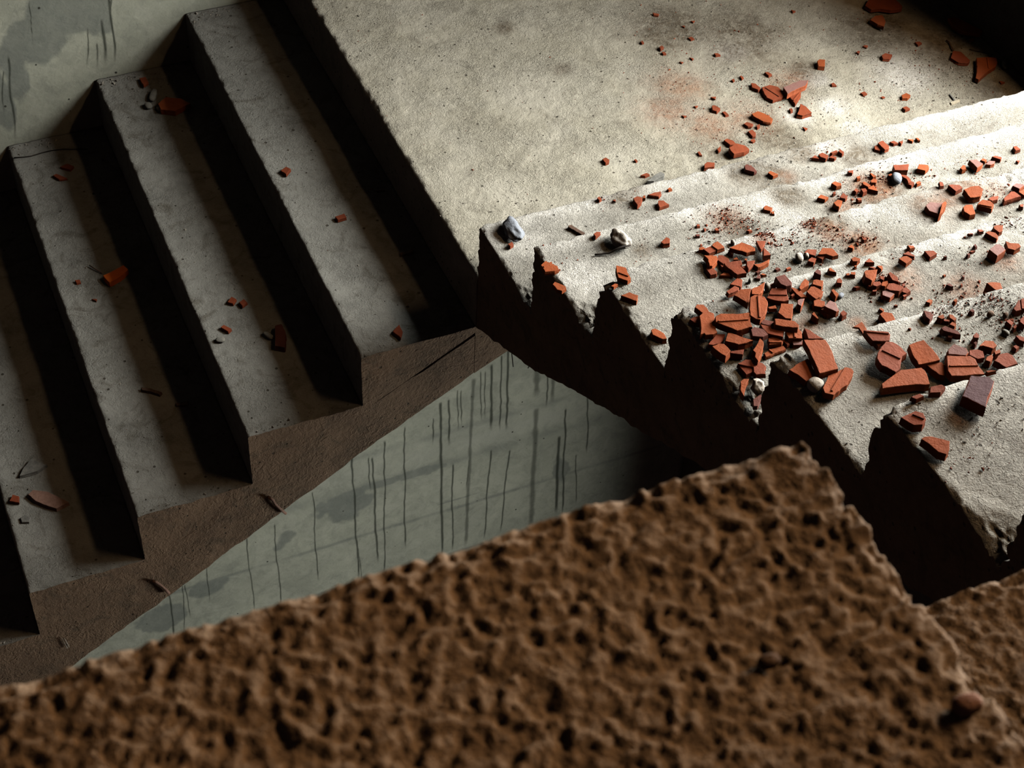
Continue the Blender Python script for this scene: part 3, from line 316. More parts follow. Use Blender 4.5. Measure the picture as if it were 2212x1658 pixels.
 ('c','d','tiny dark brown tile chip just below the slim dark maroon shard',['R',5],(0.2892,-1.2871,0.8474),9,9.3,0.077,0.07,[(-2,4),(5,0),(1,-4),(-4,0)],[]),
 ('s','r','stubby red pyramid on the fifth bright step',['R',5],(0.3271,-1.305,0.8474),14,14.2,-0.029,-0.002,[(-5,2),(5,7),(6,0),(1,-6),(-6,-3)],[]),
 ('c','d','tiny dark brown tile chip just below the stubby red pyramid',['R',5],(0.3204,-1.3151,0.8474),9,9.4,0.051,0.075,[(-3,2),(3,3),(2,-1),(-3,-4)],[]),
 ('c','r','small red tile chip below and right of the flat olive-grey stone',['R',5],(0.3779,-1.3468,0.8474),9,9.2,-0.008,-0.037,[(-4,3),(2,4),(5,-2),(-3,-5)],[]),
 ('s','r','curved maroon shard at the right edge on the fifth bright step',['R',5],(0.395,-1.3347,0.8474),12,12.3,-0.017,0.027,[(-5,8),(1,6),(7,-1),(1,-10),(-5,-3)],[]),
 ('s','r','large dark block cut by the right edge on the fifth bright step',['R',5],(0.4209,-1.3018,0.8474),14,14.1,-0.017,0.005,[(-2,4),(11,9),(-4,-12),(-6,-1)],[]),
 ('c','r','small red tile chip just below and right of the round brown pebble',['R',5],(0.4025,-1.2944,0.8474),10,10.3,-0.057,0.004,[(-5,4),(3,6),(5,-2),(-3,-8)],[]),
 ('c','r','tiny red tile chip just above and right of the flat olive-grey stone',['R',5],(0.4047,-1.3059,0.8474),9,9.4,0.072,-0.059,[(-4,1),(5,4),(2,-2),(-4,-4)],[]),
 ('c','d','tiny dark brown tile chip left of the brown pebble in the grit',['R',5],(0.3598,-1.2471,0.8474),9,9.2,0.051,0.001,[(-4,2),(3,4),(3,-3),(-2,-4)],[]),
 ('g','d','brown pebble in the grit on the fifth bright step',['R',5],(0.3858,-1.2632,0.8474),12,6.0,0,0,[(-4,4),(5,3),(5,-3),(-6,-4)],[]),
 ('g','d','round brown pebble on the fifth bright step',['R',5],(0.4081,-1.2746,0.8474),12,6.0,0,0,[(-3,3),(4,3),(3,-3),(-4,-3)],[]),
 ('g','g','flat olive-grey stone on the fifth bright step',['R',5],(0.3846,-1.3094,0.8474),10,5.0,0,0,[(-2,4),(2,4),(4,-6),(-4,-2)],[]),
 ('s','o','stocky dark orange shard alone on the fourth bright step',['R',4],(0.3407,-1.075,0.6792),14,14.4,0.023,0.012,[(-8,15),(1,18),(14,9),(9,-14),(1,-16),(-9,-11),(-8,-1)],[]),
 ('c','o','tiny orange tile chip just above and left of the stocky dark orange shard alone',['R',4],(0.3483,-1.0445,0.6792),7,7.3,-0.043,0.064,[(-4,3),(1,4),(4,-2),(-1,-5)],[]),
 ('s','o','paper-thin orange flake on the fifth bright step',['R',5],(0.1662,-1.2104,0.8474),3,3.3,-0.001,-0.029,[(-11,6),(10,12),(8,-5),(-4,-13),(-3,1)],[]),
 ('s','o','big orange slab with white scratches on the fifth bright step',['R',5],(0.0615,-1.2593,0.8474),14,23.5,-0.069,-0.001,[(-13,40),(22,30),(21,17),(13,-13),(6,-37),(-29,-37),(-21,-1)],[]),
 ('s','o','broad orange shard beside the big scratched slab on the fifth bright step',['R',5],(0.028,-1.268,0.8474),12,12.3,-0.003,-0.012,[(-28,7),(-6,15),(13,19),(14,14),(9,-6),(14,-24),(-16,-25)],[]),
 ('g','w','rounded cream pebble on the fifth bright step',['R',5],(0.0228,-1.3041,0.8474),22,11.0,0,0,[(-6,9),(3,10),(12,5),(10,-4),(3,-12),(-10,-9),(-12,1)],[]),
 ('s','o','bright orange shard with a sharp ridge on the fifth bright step',['R',5],(0.0618,-1.3124,0.8474),12,16.0,-0.05,-0.022,[(-36,-8),(-13,14),(8,18),(26,22),(33,16),(32,9),(11,-9),(5,-15),(-28,-28),(-39,-19)],[(26,22),(-30,-22)]),
 ('s','r','maroon shard with a straight groove on the fifth bright step',['R',5],(0.1739,-1.249,0.8474),12,17.0,-0.026,0.048,[(-17,19),(20,3),(20,-4),(11,-16),(-16,-7),(-17,5)],[(-18,16),(20,-3)]),
 ('s','r','large rounded maroon shard with a raised band on the fifth bright step',['R',5],(0.1659,-1.3003,0.8474),14,22.0,-0.07,0.035,[(-7,22),(8,31),(18,27),(25,12),(27,-3),(15,-7),(10,-13),(-3,-30),(-15,-35),(-29,-15),(-28,1),(-20,12)],[(-11,16),(10,-13)]),
 ('c','r','small red tile chip just below the maroon shard with a straight groove',['R',5],(0.1687,-1.2599,0.8474),9,9.7,0.054,-0.061,[(-4,7),(5,1),(3,-3),(-4,-5)],[]),
 ('s','o','big plain orange square shard on the fifth bright step',['R',5],(0.2185,-1.3099,0.8474),13,19.9,0.06,0.03,[(-12,22),(16,22),(18,1),(16,-26),(-21,-21),(-18,2)],[]),
 ('s','o','brownish orange shard below the plain square one on the fifth bright step',['R',5],(0.2244,-1.3489,0.8474),12,15.1,0.056,-0.029,[(-12,16),(13,12),(15,-3),(1,-17),(-6,-11),(-10,4)],[]),
 ('s','o','vivid orange shard with two parallel grooves on the fifth bright step',['R',5],(0.2624,-1.3638,0.8474),13,23.6,-0.018,-0.015,[(-14,30),(1,23),(21,16),(25,7),(20,-11),(19,-29),(-4,-22),(-34,-13),(-33,-1)],[(-27,8),(22,-9)]),
 ('s','p','charcoal-purple curved shard on the fifth bright step',['R',5],(0.2766,-1.3271,0.8474),14,19.4,0.07,0.012,[(-16,7),(1,15),(6,7),(13,-1),(11,-11),(4,-15),(-20,-1)],[]),
 ('s','r','mauve-red shard behind the vivid grooved one on the fifth bright step',['R',5],(0.3011,-1.3434,0.8474),11,17.3,-0.02,-0.01,[(-7,11),(7,9),(13,2),(7,-12),(-6,-11),(-13,2)],[]),
 ('s','o','bulky salmon lump of tile on the fifth bright step',['R',5],(0.3301,-1.3334,0.8474),14,18.7,-0.031,-0.063,[(-17,2),(1,11),(13,5),(12,-7),(1,-11),(-10,1)],[]),
 ('c','r','small red tile chip just below and left of the bulky salmon lump of tile',['R',5],(0.325,-1.333,0.8474),10,10.5,-0.064,0.054,[(-6,7),(7,3),(4,-4),(-5,-5)],[]),
 ('c','o','small orange tile chip just above and right of the small smooth orange fragment',['R',5],(0.3398,-1.3482,0.8474),12,12.3,-0.034,0.07,[(-5,3),(7,4),(4,-3),(-7,-4)],[]),
 ('s','o','small smooth orange fragment on the fifth bright step',['R',5],(0.3175,-1.3568,0.8474),14,14.2,-0.015,-0.014,[(-3,4),(9,6),(7,0),(-4,-8),(-9,-2)],[]),
 ('s','r','large maroon shard touching the next step edge on the fifth bright step',['R',5],(0.3389,-1.3718,0.8474),12,18.6,0.002,-0.043,[(-21,4),(-2,14),(10,12),(14,4),(10,-17),(-13,-17)],[]),
 ('s','o','leaf-shaped orange shard with a chipped white corner on the fifth bright step',['R',5],(0.1641,-1.3532,0.8474),14,18.9,-0.018,0.064,[(-47,5),(-19,15),(-1,21),(33,14),(35,6),(27,-21),(19,-20),(5,-14),(-51,-4)],[]),
 ('s','r','dull red shard half hidden by the step edge on the sixth bright step',['R',6],(0.0868,-1.497,1.0),10,10.4,0.023,0.019,[(-8,7),(10,5),(13,-1),(0,-8),(-15,-3)],[]),
 ('s','r','rosy fragment just behind the nearest step edge on the sixth bright step',['R',6],(0.0523,-1.4987,1.0),8,8.2,0.008,0.025,[(-10,3),(6,4),(9,-2),(-5,-4)],[]),
 ('c','o','small orange tile chip above and right of the plum-coloured rectangular slab with white spots',['R',6],(0.183,-1.4928,1.0),7,7.4,0.071,0.008,[(-6,3),(2,2),(9,-3),(-5,-1)],[]),
 ('s','q','plum-coloured rectangular slab with white spots on the sixth bright step',['R',6],(0.1392,-1.5294,1.0),20,24.8,0.031,-0.063,[(-1,28),(21,15),(23,4),(14,-5),(-20,-37),(-37,-4)],[]),
 ('s','r','rose-maroon shard with a double groove on the sixth bright step',['R',6],(0.018,-1.543,1.0),14,17.7,0.033,-0.007,[(-18,11),(8,14),(16,6),(13,-6),(3,-13),(-9,-9),(-13,-2)],[(0,10),(11,-6)]),
 ('s','o','red-orange boat-shaped shard on the sixth bright step',['R',6],(0.0201,-1.5944,1.0),14,17.5,0.035,0.02,[(-16,16),(-9,18),(1,14),(12,4),(19,-3),(10,-16),(1,-22),(-7,-14),(-11,4)],[]),
 ('c','r','smallish red tile chip above and left of the grey pebble above the orange lump',['L',2],(-0.4692,1.5306,-0.3371),9,10.8,-0.034,-0.072,[(-11,19),(9,21),(10,-13),(-8,-26)],[]),
 ('s','o','rounded orange lump near the outer wall on the second dark step down',['L',2],(-0.4237,1.3734,-0.3371),18,19.4,0.026,-0.022,[(-39,16),(-8,42),(33,16),(53,-19),(-1,-39),(-38,-15)],[]),
 ('c','r','smallish red tile chip well above and left of the vivid orange hollow bit of tile',['L',3],(-0.7549,1.4288,-0.5128),7,7.4,-0.004,-0.025,[(-22,7),(2,15),(17,-3),(3,-19)],[]),
 ('c','r','small red tile chip well above and left of the vivid orange hollow bit of tile',['L',3],(-0.7907,1.3881,-0.5128),7,8.3,-0.032,0.038,[(-15,11),(-5,16),(21,-15),(-2,-12)],[]),
 ('s','r','single red block on the first dark step down',['L',1],(-0.2551,0.7502,-0.1663),10,10.5,0.029,-0.014,[(-14,4),(5,15),(14,0),(-5,-18)],[]),
 ('g','g','grey pebble above the orange lump on the second dark step down',['L',2],(-0.4625,1.4525,-0.3371),16,8.0,0,0,[(-11,2),(13,27),(9,-5),(-10,-24)],[]),
 ('g','g','smaller grey pebble left of the orange lump on the second dark step down',['L',2],(-0.4892,1.4061,-0.3371),14,7.0,0,0,[(-12,9),(9,14),(10,-12),(-7,-11)],[]),
 ('g','g','tiny pebble touching the orange lump on the second dark step down',['L',2],(-0.4602,1.382,-0.3371),12,6.0,0,0,[(-10,2),(2,10),(8,-1),(0,-12)],[]),
 ('s','v','vivid orange hollow bit of tile on the third dark step down',['L',3],(-0.7338,0.8844,-0.5128),18,18.4,0.009,-0.012,[(-40,6),(24,28),(32,6),(15,-9),(-31,-30)],[]),
 ('c','r','small red tile chip above the small rust-coloured flat chip',['L',2],(-0.5023,0.4815,-0.3371),9,9.2,0.009,-0.017,[(-13,-2),(3,15),(12,1),(-1,-14)],[]),
 ('c','r','small red tile chip above and right of the small rust-coloured flat chip',['L',2],(-0.4771,0.4628,-0.3371),9,10.0,-0.053,-0.054,[(-10,4),(6,13),(10,-3),(-6,-14)],[]),
 ('s','r','small rust-coloured flat chip on the second dark step down',['L',2],(-0.5477,0.3838,-0.3371),9,9.4,-0.018,0.024,[(-12,8),(-2,14),(13,-7),(2,-15)],[]),
 ('g','g','grey-green stone under the rust-coloured chip on the second dark step down',['L',2],(-0.5727,0.3503,-0.3371),11,5.5,0,0,[(-10,11),(14,5),(5,-11),(-10,-5)],[]),
 ('s','d','dark brown oblong block on the second dark step down',['L',2],(-0.4248,0.301,-0.3371),16,16.7,-0.0,-0.017,[(-2,39),(15,39),(16,6),(-4,-50),(-25,-35)],[]),
 ('g','g','grey stone next to the dark oblong block on the second dark step down',['L',2],(-0.4522,0.3216,-0.3371),12,6.0,0,0,[(-6,16),(10,-2),(3,-12),(-7,-2)],[]),
 ('w','d','dark stick of wood on the third dark step down',['L',3],(-0.7633,0.4064,-0.5128),9,9.0,0,0,[(-22,20),(0,9),(25,-17),(17,-23),(-21,10)],[]),
 ('w','d','short dark sliver of wood on the third dark step down',['L',3],(-0.699,0.3318,-0.5128),7,7.0,0,0,[(-15,7),(17,4),(13,-10),(-15,-2)],[]),
 ('c','r','small red tile chip left of the vivid orange hollow bit of tile',['L',3],(-0.8446,0.9037,-0.5128),6,6.8,0.065,0.079,[(-7,8),(6,5),(6,-7),(-5,-6)],[]),
 ('c','r','tiny red tile chip below and left of the vivid orange hollow bit of tile',['L',3],(-0.8179,0.8135,-0.5128),5,5.3,-0.008,-0.058,[(-8,6),(6,1),(2,-7)],[]),
 ('w','g','shred of weathered grey bark on the fourth dark step down',['L',4],(-1.1052,0.4079,-0.6819),10,10.0,0,0,[(-39,-20),(-24,4),(2,30),(16,13),(36,-7),(8,-20)],[]),
 ('w','r','curled pinkish brown wood chip on the fourth dark step down',['L',4],(-1.0991,0.2852,-0.6819),12,12.0,0,0,[(-38,27),(-23,39),(10,20),(55,-38),(20,-47),(-24,-2)],[]),
 ('c','r','smallish red tile chip above and left of the pale scrap of wood',['L',4],(-1.172,0.3136,-0.6819),9,9.9,-0.049,-0.065,[(-15,-4),(-3,17),(11,5),(7,-18)],[]),
 ('w','g','pale scrap of wood on the fourth dark step down',['L',4],(-1.1608,0.2386,-0.6819),6,6.0,0,0,[(-11,9),(2,13),(13,0),(6,-14),(-11,-8)],[]),
 ('s','r','lone small red triangle on the first dark step down',['L',1],(-0.1896,0.0426,-0.1663),9,9.6,-0.009,-0.025,[(-14,4),(10,23),(9,-2),(-4,-25)],[]),
 ('w','d','black twig by the dark riser on the first dark step down',['L',1],(-0.0647,0.3167,-0.1663),7,7.0,0,0,[(-17,5),(20,5),(16,-6),(-19,-4)],[]),
 ('c','r','small red tile chip well below and right of the single red block',['L',1],(-0.1789,0.5099,-0.1663),9,10.0,-0.042,-0.039,[(-15,6),(13,11),(13,-7),(-12,-10)],[]),
]
CLUSTERS = [(0.441,-0.361,0.3463,0.029,70,'r'),(0.474,-0.399,0.3463,0.031,60,'r'),(0.381,-0.398,0.3463,0.041,40,'r'),(0.366,-0.624,0.5207,0.015,60,'r'),(0.368,-0.656,0.5207,0.013,30,'r'),(0.419,-0.655,0.5207,0.019,25,'r'),(0.27,-0.622,0.5207,0.038,25,'r'),(0.469,-0.627,0.5207,0.018,50,'r'),(0.498,-0.661,0.5207,0.034,70,'r'),(0.546,-0.71,0.5207,0.024,60,'r'),(0.837,-0.378,0.3463,0.038,60,'r'),(0.76,-0.403,0.3463,0.032,40,'r'),(0.928,-0.403,0.3463,0.033,30,'r'),(0.393,-0.96,0.6792,0.016,50,'r'),(0.41,-0.989,0.6792,0.018,50,'r'),(0.381,-1.012,0.6792,0.022,25,'r'),(0.498,-1.056,0.6792,0.035,60,'r'),(0.322,-1.21,0.8474,0.024,40,'r'),(0.418,-1.234,0.8474,0.028,60,'r'),(0.41,-1.292,0.8474,0.02,50,'r'),(0.298,-0.708,0.5207,0.023,30,'r'),(0.426,-0.727,0.5207,0.029,30,'r'),(1.06,-0.425,0.3463,0.045,35,'r'),(0.895,-0.682,0.5207,0.041,40,'r'),(0.729,-0.918,0.6792,0.028,30,'r'),(0.606,-0.987,0.6792,0.036,25,'r'),(0.485,-0.92,0.6792,0.023,25,'r'),(0.929,-0.033,0.1657,0.036,18,'r'),(0.208,-0.946,0.6792,0.017,14,'r'),(0.348,-1.361,0.8474,0.02,30,'r'),(0.306,-1.276,0.8474,0.047,35,'r'),(1.087,0.43,0.0,0.08,60,'r'),(0.94,0.325,0.0,0.078,60,'r'),(0.845,0.613,0.0,0.12,45,'r'),(0.777,0.341,0.0,0.077,30,'r'),(1.382,0.368,0.0,0.109,50,'r'),(1.596,0.338,0.0,0.125,60,'r'),(1.133,0.73,0.0,0.209,40,'r'),(0.145,1.09,0.0,0.164,10,'r'),(0.136,0.429,0.0,0.196,8,'r'),(0.007,-0.355,0.3463,0.06,12,'r'),(0.214,-0.434,0.3463,0.061,16,'r'),(0.353,-0.069,0.1657,0.067,14,'r'),(0.014,-0.951,0.6792,0.033,12,'r'),(0.022,-1.292,0.8474,0.037,16,'r'),(0.068,-1.618,1.0,0.041,14,'r'),(1.596,0.338,0.0,0.125,220,'g'),(1.533,0.484,0.0,0.154,180,'g'),(1.167,0.263,0.0,0.118,90,'g'),(1.632,0.206,0.0,0.069,80,'g'),(0.841,0.0,0.1657,0.072,60,'g'),(0.79,0.206,0.0,0.075,40,'g'),(0.448,-0.423,0.3463,0.062,50,'g'),(0.405,-0.688,0.5207,0.048,60,'g'),(0.885,-0.341,0.3463,0.056,45,'g'),(0.345,-1.218,0.8474,0.04,60,'g'),(0.412,-1.269,0.8474,0.032,60,'g'),(0.239,0.208,0.0,0.072,45,'g'),(0.326,-0.021,0.1657,0.045,25,'g'),(-0.008,0.072,0.0,0.069,15,'g'),(0.11,-1.556,1.0,0.056,25,'g'),(0.382,-0.985,0.6792,0.026,30,'g'),(0.302,-0.739,0.5207,0.028,20,'g'),(-0.452,1.499,-0.3371,0.044,45,'g'),(-0.772,1.592,-0.5128,0.045,50,'g'),(-0.248,1.592,-0.1663,0.037,30,'g'),(-0.421,0.763,-0.3371,0.158,20,'g'),(-0.755,1.11,-0.5128,0.113,15,'g'),(-0.142,0.76,-0.1663,0.104,20,'g'),(-0.387,0.445,-0.3371,0.1,14,'g'),(-0.986,0.034,-0.6819,0.031,14,'g'),(-0.389,0.019,-0.3371,0.023,14,'g'),(-0.685,0.045,-0.5128,0.036,16,'g'),(-1.258,0.003,-0.8545,0.025,14,'g')]
STAINS = {'red':[(1.128,0.438,0.0,0.054),(0.756,0.438,0.0,0.077),(0.938,0.348,0.0,0.065),(0.502,-0.663,0.521,0.029),(0.542,-0.717,0.521,0.034),(0.474,-0.624,0.521,0.018),(0.361,-0.633,0.521,0.024),(0.442,-0.37,0.346,0.037),(0.808,-0.385,0.346,0.049),(0.713,-0.42,0.346,0.032),(0.406,-0.988,0.679,0.035),(0.785,-0.098,0.166,0.023),(0.289,-1.056,0.679,0.015),(0.088,-1.553,1.0,0.012),(0.648,-1.003,0.679,0.027),(0.437,-0.979,0.679,0.035),(0.21,-1.026,0.679,0.025),(0.822,0.346,0.0,0.064),(0.537,-1.044,0.679,0.036),(0.829,0.525,0.0,0.079),(0.77,-0.66,0.521,0.046),(0.895,-0.649,0.521,0.052)],'mud':[(0.702,-0.057,0.166,0.058),(0.754,-0.106,0.166,0.07),(0.864,-0.029,0.166,0.048),(0.809,0.242,0.0,0.076),(0.997,-0.078,0.166,0.06),(0.81,-0.421,0.346,0.065),(0.829,-0.624,0.521,0.062),(0.738,-0.656,0.521,0.05),(0.513,-0.636,0.521,0.039),(0.547,-0.726,0.521,0.039),(1.206,0.481,0.0,0.054),(0.97,0.225,0.0,0.077),(1.661,0.437,0.0,0.127),(1.52,0.589,0.0,0.128),(1.657,0.22,0.0,0.069),(0.376,-0.021,0.166,0.051),(0.218,-0.403,0.346,0.02),(0.94,0.8,0.0,0.125),(0.55,0.722,0.0,0.029),(0.484,0.966,0.0,0.027),(1.11,0.688,0.0,0.138),(0.61,-0.346,0.346,0.043),(0.448,-0.423,0.346,0.042)],'pale':[(0.554,-0.361,0.346,0.048),(1.208,0.433,0.0,0.04),(1.189,0.3,0.0,0.04),(1.194,0.186,0.0,0.039),(1.07,0.299,0.0,0.039),(1.05,0.635,0.0,0.041),(1.457,0.365,0.0,0.082),(0.569,-0.418,0.346,0.042),(0.591,-0.617,0.521,0.04),(0.684,-0.668,0.521,0.04),(0.731,-0.702,0.521,0.03),(0.058,-0.049,0.166,0.066),(0.048,-0.435,0.346,0.06)]}
RUNS_LOW = [(0.164, -2.388, -3.206, 0.0059, 0.0069), (0.17, -2.977, -3.247, 0.0025, 0.0587), (0.238, -2.418, -2.642, 0.0036, -0.0069), (0.254, -2.425, -3.131, 0.0059, 0.0071), (0.308, -2.347, -3.229, 0.0047, -0.0208), (0.395, -2.297, -3.094, 0.0047, -0.0066), (0.552, -2.208, -3.224, 0.0082, 0.0158), (0.59, -2.206, -2.496, 0.0071, 0.0182), (0.627, -2.165, -2.419, 0.0035, 0.0313), (0.643, -2.171, -2.396, 0.0035, 0.0258), (0.697, -2.124, -3.209, 0.0105, -0.0153), (0.727, -2.094, -2.402, 0.0035, 0.0392), (0.748, -2.102, -2.394, 0.0035, 0.0205), (0.775, -2.072, -2.478, 0.0082, 0.0255), (0.787, -2.595, -3.2, 0.0049, -0.0263), (0.819, -2.034, -2.494, 0.0047, 0.0169), (0.847, -2.005, -2.506, 0.007, 0.0214), (0.875, -2.631, -3.186, 0.005, -0.0437), (0.61, -2.613, -3.214, 0.0049, 0.0125), (0.983, -2.106, -2.355, 0.0189, 0.0182), (0.993, -2.414, -3.221, 0.0159, 0.0144), (1.036, -2.179, -2.432, 0.0048, 0.0148), (1.061, -2.215, -2.412, 0.0108, 0.0161), (1.111, -2.635, -3.176, 0.01, 0.0323), (1.133, -2.467, -3.191, 0.0062, 0.0399), (1.207, -2.794, -3.153, 0.0038, 0.0579), (-0.01, -2.532, -3.133, 0.0036, -0.0147), (-0.186, -2.664, -3.233, 0.0036, -0.0075), (-0.308, -2.7, -3.207, 0.0036, -0.0048), (-0.484, -2.787, -3.049, 0.003, -0.0568), (-0.595, -2.875, -3.2, 0.0025, -0.0931), (-0.586, -2.879, -3.118, 0.0025, -0.0199), (-0.655, -2.878, -3.227, 0.0049, -0.0474), (0.684, -2.613, -2.824, 0.0037, -0.0216), (0.52, -2.29, -2.46, 0.0036, 0.0157), (1.235, -2.419, -2.816, 0.0049, 0.0651)]
RUNS_UP = [(-0.526, -0.043, -0.304, 0.0045, -0.0373), (-0.558, -0.132, -0.3, 0.0054, -0.0453), (-0.603, -0.154, -0.3, 0.0027, -0.1448), (-0.586, -0.208, -0.308, 0.0037, -0.0414), (-0.849, -0.196, -0.498, 0.0045, -0.0823), (-0.87, -0.24, -0.404, 0.0027, -0.1527), (-0.755, -0.024, -0.181, 0.0018, -0.0979), (-0.515, -0.045, -0.169, 0.0036, -0.1806)]
DAMP_LOW = [(0.103, -2.669, 0.122, 0.102), (-0.714, -3.056, 0.091, 0.079), (-0.473, -2.949, 0.08, 0.052), (0.447, -2.605, 0.118, 0.026), (-0.137, -2.791, 0.059, 0.064), (1.132, -2.856, 0.052, 0.108), (0.301, -2.604, 0.118, 0.025), (0.641, -2.854, 0.102, 0.011)]
DAMP_UP = [(-0.645, -0.08, 0.102, 0.085), (-0.755, -0.169, 0.088, 0.072), (-0.566, -0.114, 0.041, 0.095), (-0.837, -0.248, 0.037, 0.096), (-0.891, -0.353, 0.03, 0.116)]
BOARD_LINES = [(-2.91, 0.009, 1.0), (-3.223, 0.01, 0.9), (-2.404, 0.018, 0.9), (-2.598, 0.03, 0.6)]
BLOOM = [(-2.501, 0.05, 0.7), (-2.4339999999999997, 0.03, 0.5)]
TUBES = {'rebar': [[(-0.8985, -0.006, -0.77), (-0.8892, -0.006, -0.7797), (-0.8772, -0.006, -0.8021), (-0.869, -0.006, -0.8214), (-0.8619, -0.006, -0.841)], [(-0.5716, -0.006, -0.5736), (-0.5602, -0.006, -0.5909), (-0.5551, -0.006, -0.6099), (-0.5439, -0.006, -0.6324), (-0.5294, -0.006, -0.6589)]], 'nail_left': [[(-1.1538, -0.003, -0.8965), (-1.1466, -0.003, -0.9434)], [(-1.148, -0.004, -0.8969), (-1.1414, -0.004, -0.9399)]], 'nail_right': [[(0.004, -0.2116, -0.0668), (0.004, -0.2245, -0.1023)], [(0.004, -0.3184, -0.0045), (0.004, -0.3058, -0.0306)]], 'things': [('bent_wire', [(0.1102, -0.3829, 0.3503), (0.1229, -0.3857, 0.3503), (0.1403, -0.3912, 0.3523), (0.1499, -0.3949, 0.3603), (0.1611, -0.3993, 0.3683), (0.176, -0.396, 0.3663), (0.1896, -0.3938, 0.3623)], 0.0022, 'wire', 'thin rusty bent wire poking out beneath the white chunk of plaster', 'wire'), ('bent_wire', [(-0.8975, 1.534, -0.5098), (-0.8702, 1.5271, -0.5098), (-0.847, 1.5235, -0.5098), (-0.8122, 1.5288, -0.5098), (-0.7831, 1.5296, -0.5098), (-0.7502, 1.5249, -0.5098), (-0.719, 1.5125, -0.5098), (-0.6783, 1.499, -0.5098)], 0.0018, 'wire', 'long dark wire lying across the third dark step near the outer wall', 'wire'), ('twig', [(-0.7986, 0.9606, -0.5068), (-0.7865, 0.9403, -0.5088), (-0.7718, 0.9167, -0.5088)], 0.0018, 'wd', 'short straight dark twig beside the vivid orange hollow bit of tile', 'twig'), ('twig', [(1.6677, 0.4615, 0.004), (1.6697, 0.4502, 0.004), (1.6628, 0.4301, 0.005), (1.6569, 0.4093, 0.005)], 0.0022, 'wd', 'crooked dark twig touching the pointed salmon-red shard on the landing', 'twig'), ('twig', [(1.7056, 0.3993, 0.004), (1.7205, 0.3855, 0.004), (1.7371, 0.3703, 0.004), (1.7555, 0.3519, 0.004)], 0.0013, 'wd', 'long thin dark twig behind the bright orange grooved triangle on the landing', 'twig'), ('twig', [(-0.0635, 0.5959, -0.1603), (-0.051, 0.5805, -0.1603), (-0.0301, 0.5784, -0.1603)], 0.0035, 'wd', 'dark broken twig by the foot of the landing riser', 'twig')]}
FOREGROUND_PEBBLES = [(-0.959, -2.4981, 2.204, 0.0044, 'dark round pebble resting on the brown foreground step'), (-0.8992, -2.5441, 2.204, 0.0059, 'pinkish brown pebble at the corner of the brown foreground step')]
# ------------------------------------------------------------------ helpers
def tag(o, label=None, cat=None, group=None, kind=None):
    if label: o['label'] = label
    if cat: o['category'] = cat
    if group: o['group'] = group
    if kind: o['kind'] = kind
    return o
def empty(name, loc, label, cat, group=None):
    o = bpy.data.objects.new(name, None); COL.objects.link(o); o.location = loc
    o.empty_display_size = 0.1
    return tag(o, label, cat, group)
def mesh_obj(name, verts, faces, mat, parent=None, loc=(0, 0, 0), smooth=False, attr=None):
    me = bpy.data.meshes.new(name)
    me.from_pydata([tuple(v) for v in verts] if not isinstance(verts, np.ndarray) else verts.tolist(), [], faces)
    if attr is not None:
        a = me.color_attributes.new('stain', 'FLOAT_COLOR', 'POINT')
        buf = np.ones((len(verts), 4), dtype=np.float32); buf[:, :3] = attr
        a.data.foreach_set('color', buf.ravel())
    me.materials.append(mat)
    if smooth: me.polygons.foreach_set('use_smooth', [True] * len(me.polygons))
    me.update()
    o = bpy.data.objects.new(name, me); COL.objects.link(o); o.location = loc
    if parent: o.parent = parent
    return o

_rs = np.random.RandomState(11)
_PERM = _rs.permutation(256); _PERM = np.concatenate([_PERM, _PERM, _PERM])
_VAL = _rs.uniform(-1, 1, 256)
def vnoise(P, scale, seed=0.0):
    Q = P * scale + seed * 17.31 + 500.0
    I = np.floor(Q).astype(int); F = Q - I; F = F * F * (3 - 2 * F)
    I = I & 255
    def h(dx, dy, dz):
        return _VAL[_PERM[_PERM[_PERM[(I[:, 0] + dx) & 255] + ((I[:, 1] + dy) & 255)] + ((I[:, 2] + dz) & 255)]]
    fx, fy, fz = F[:, 0], F[:, 1], F[:, 2]
    a = h(0,0,0)*(1-fx)+h(1,0,0)*fx; b = h(0,1,0)*(1-fx)+h(1,1,0)*fx
    c = h(0,0,1)*(1-fx)+h(1,0,1)*fx; d = h(0,1,1)*(1-fx)+h(1,1,1)*fx
    return (a*(1-fy)+b*fy)*(1-fz)+(c*(1-fy)+d*fy)*fz
def fbm(P, scale, octv=3, seed=0.0):
    s = 0; a = 1.0
    for k in range(octv):
        s = s + a * vnoise(P, scale * 2 ** k, seed + k * 3.7); a *= 0.55
    return s

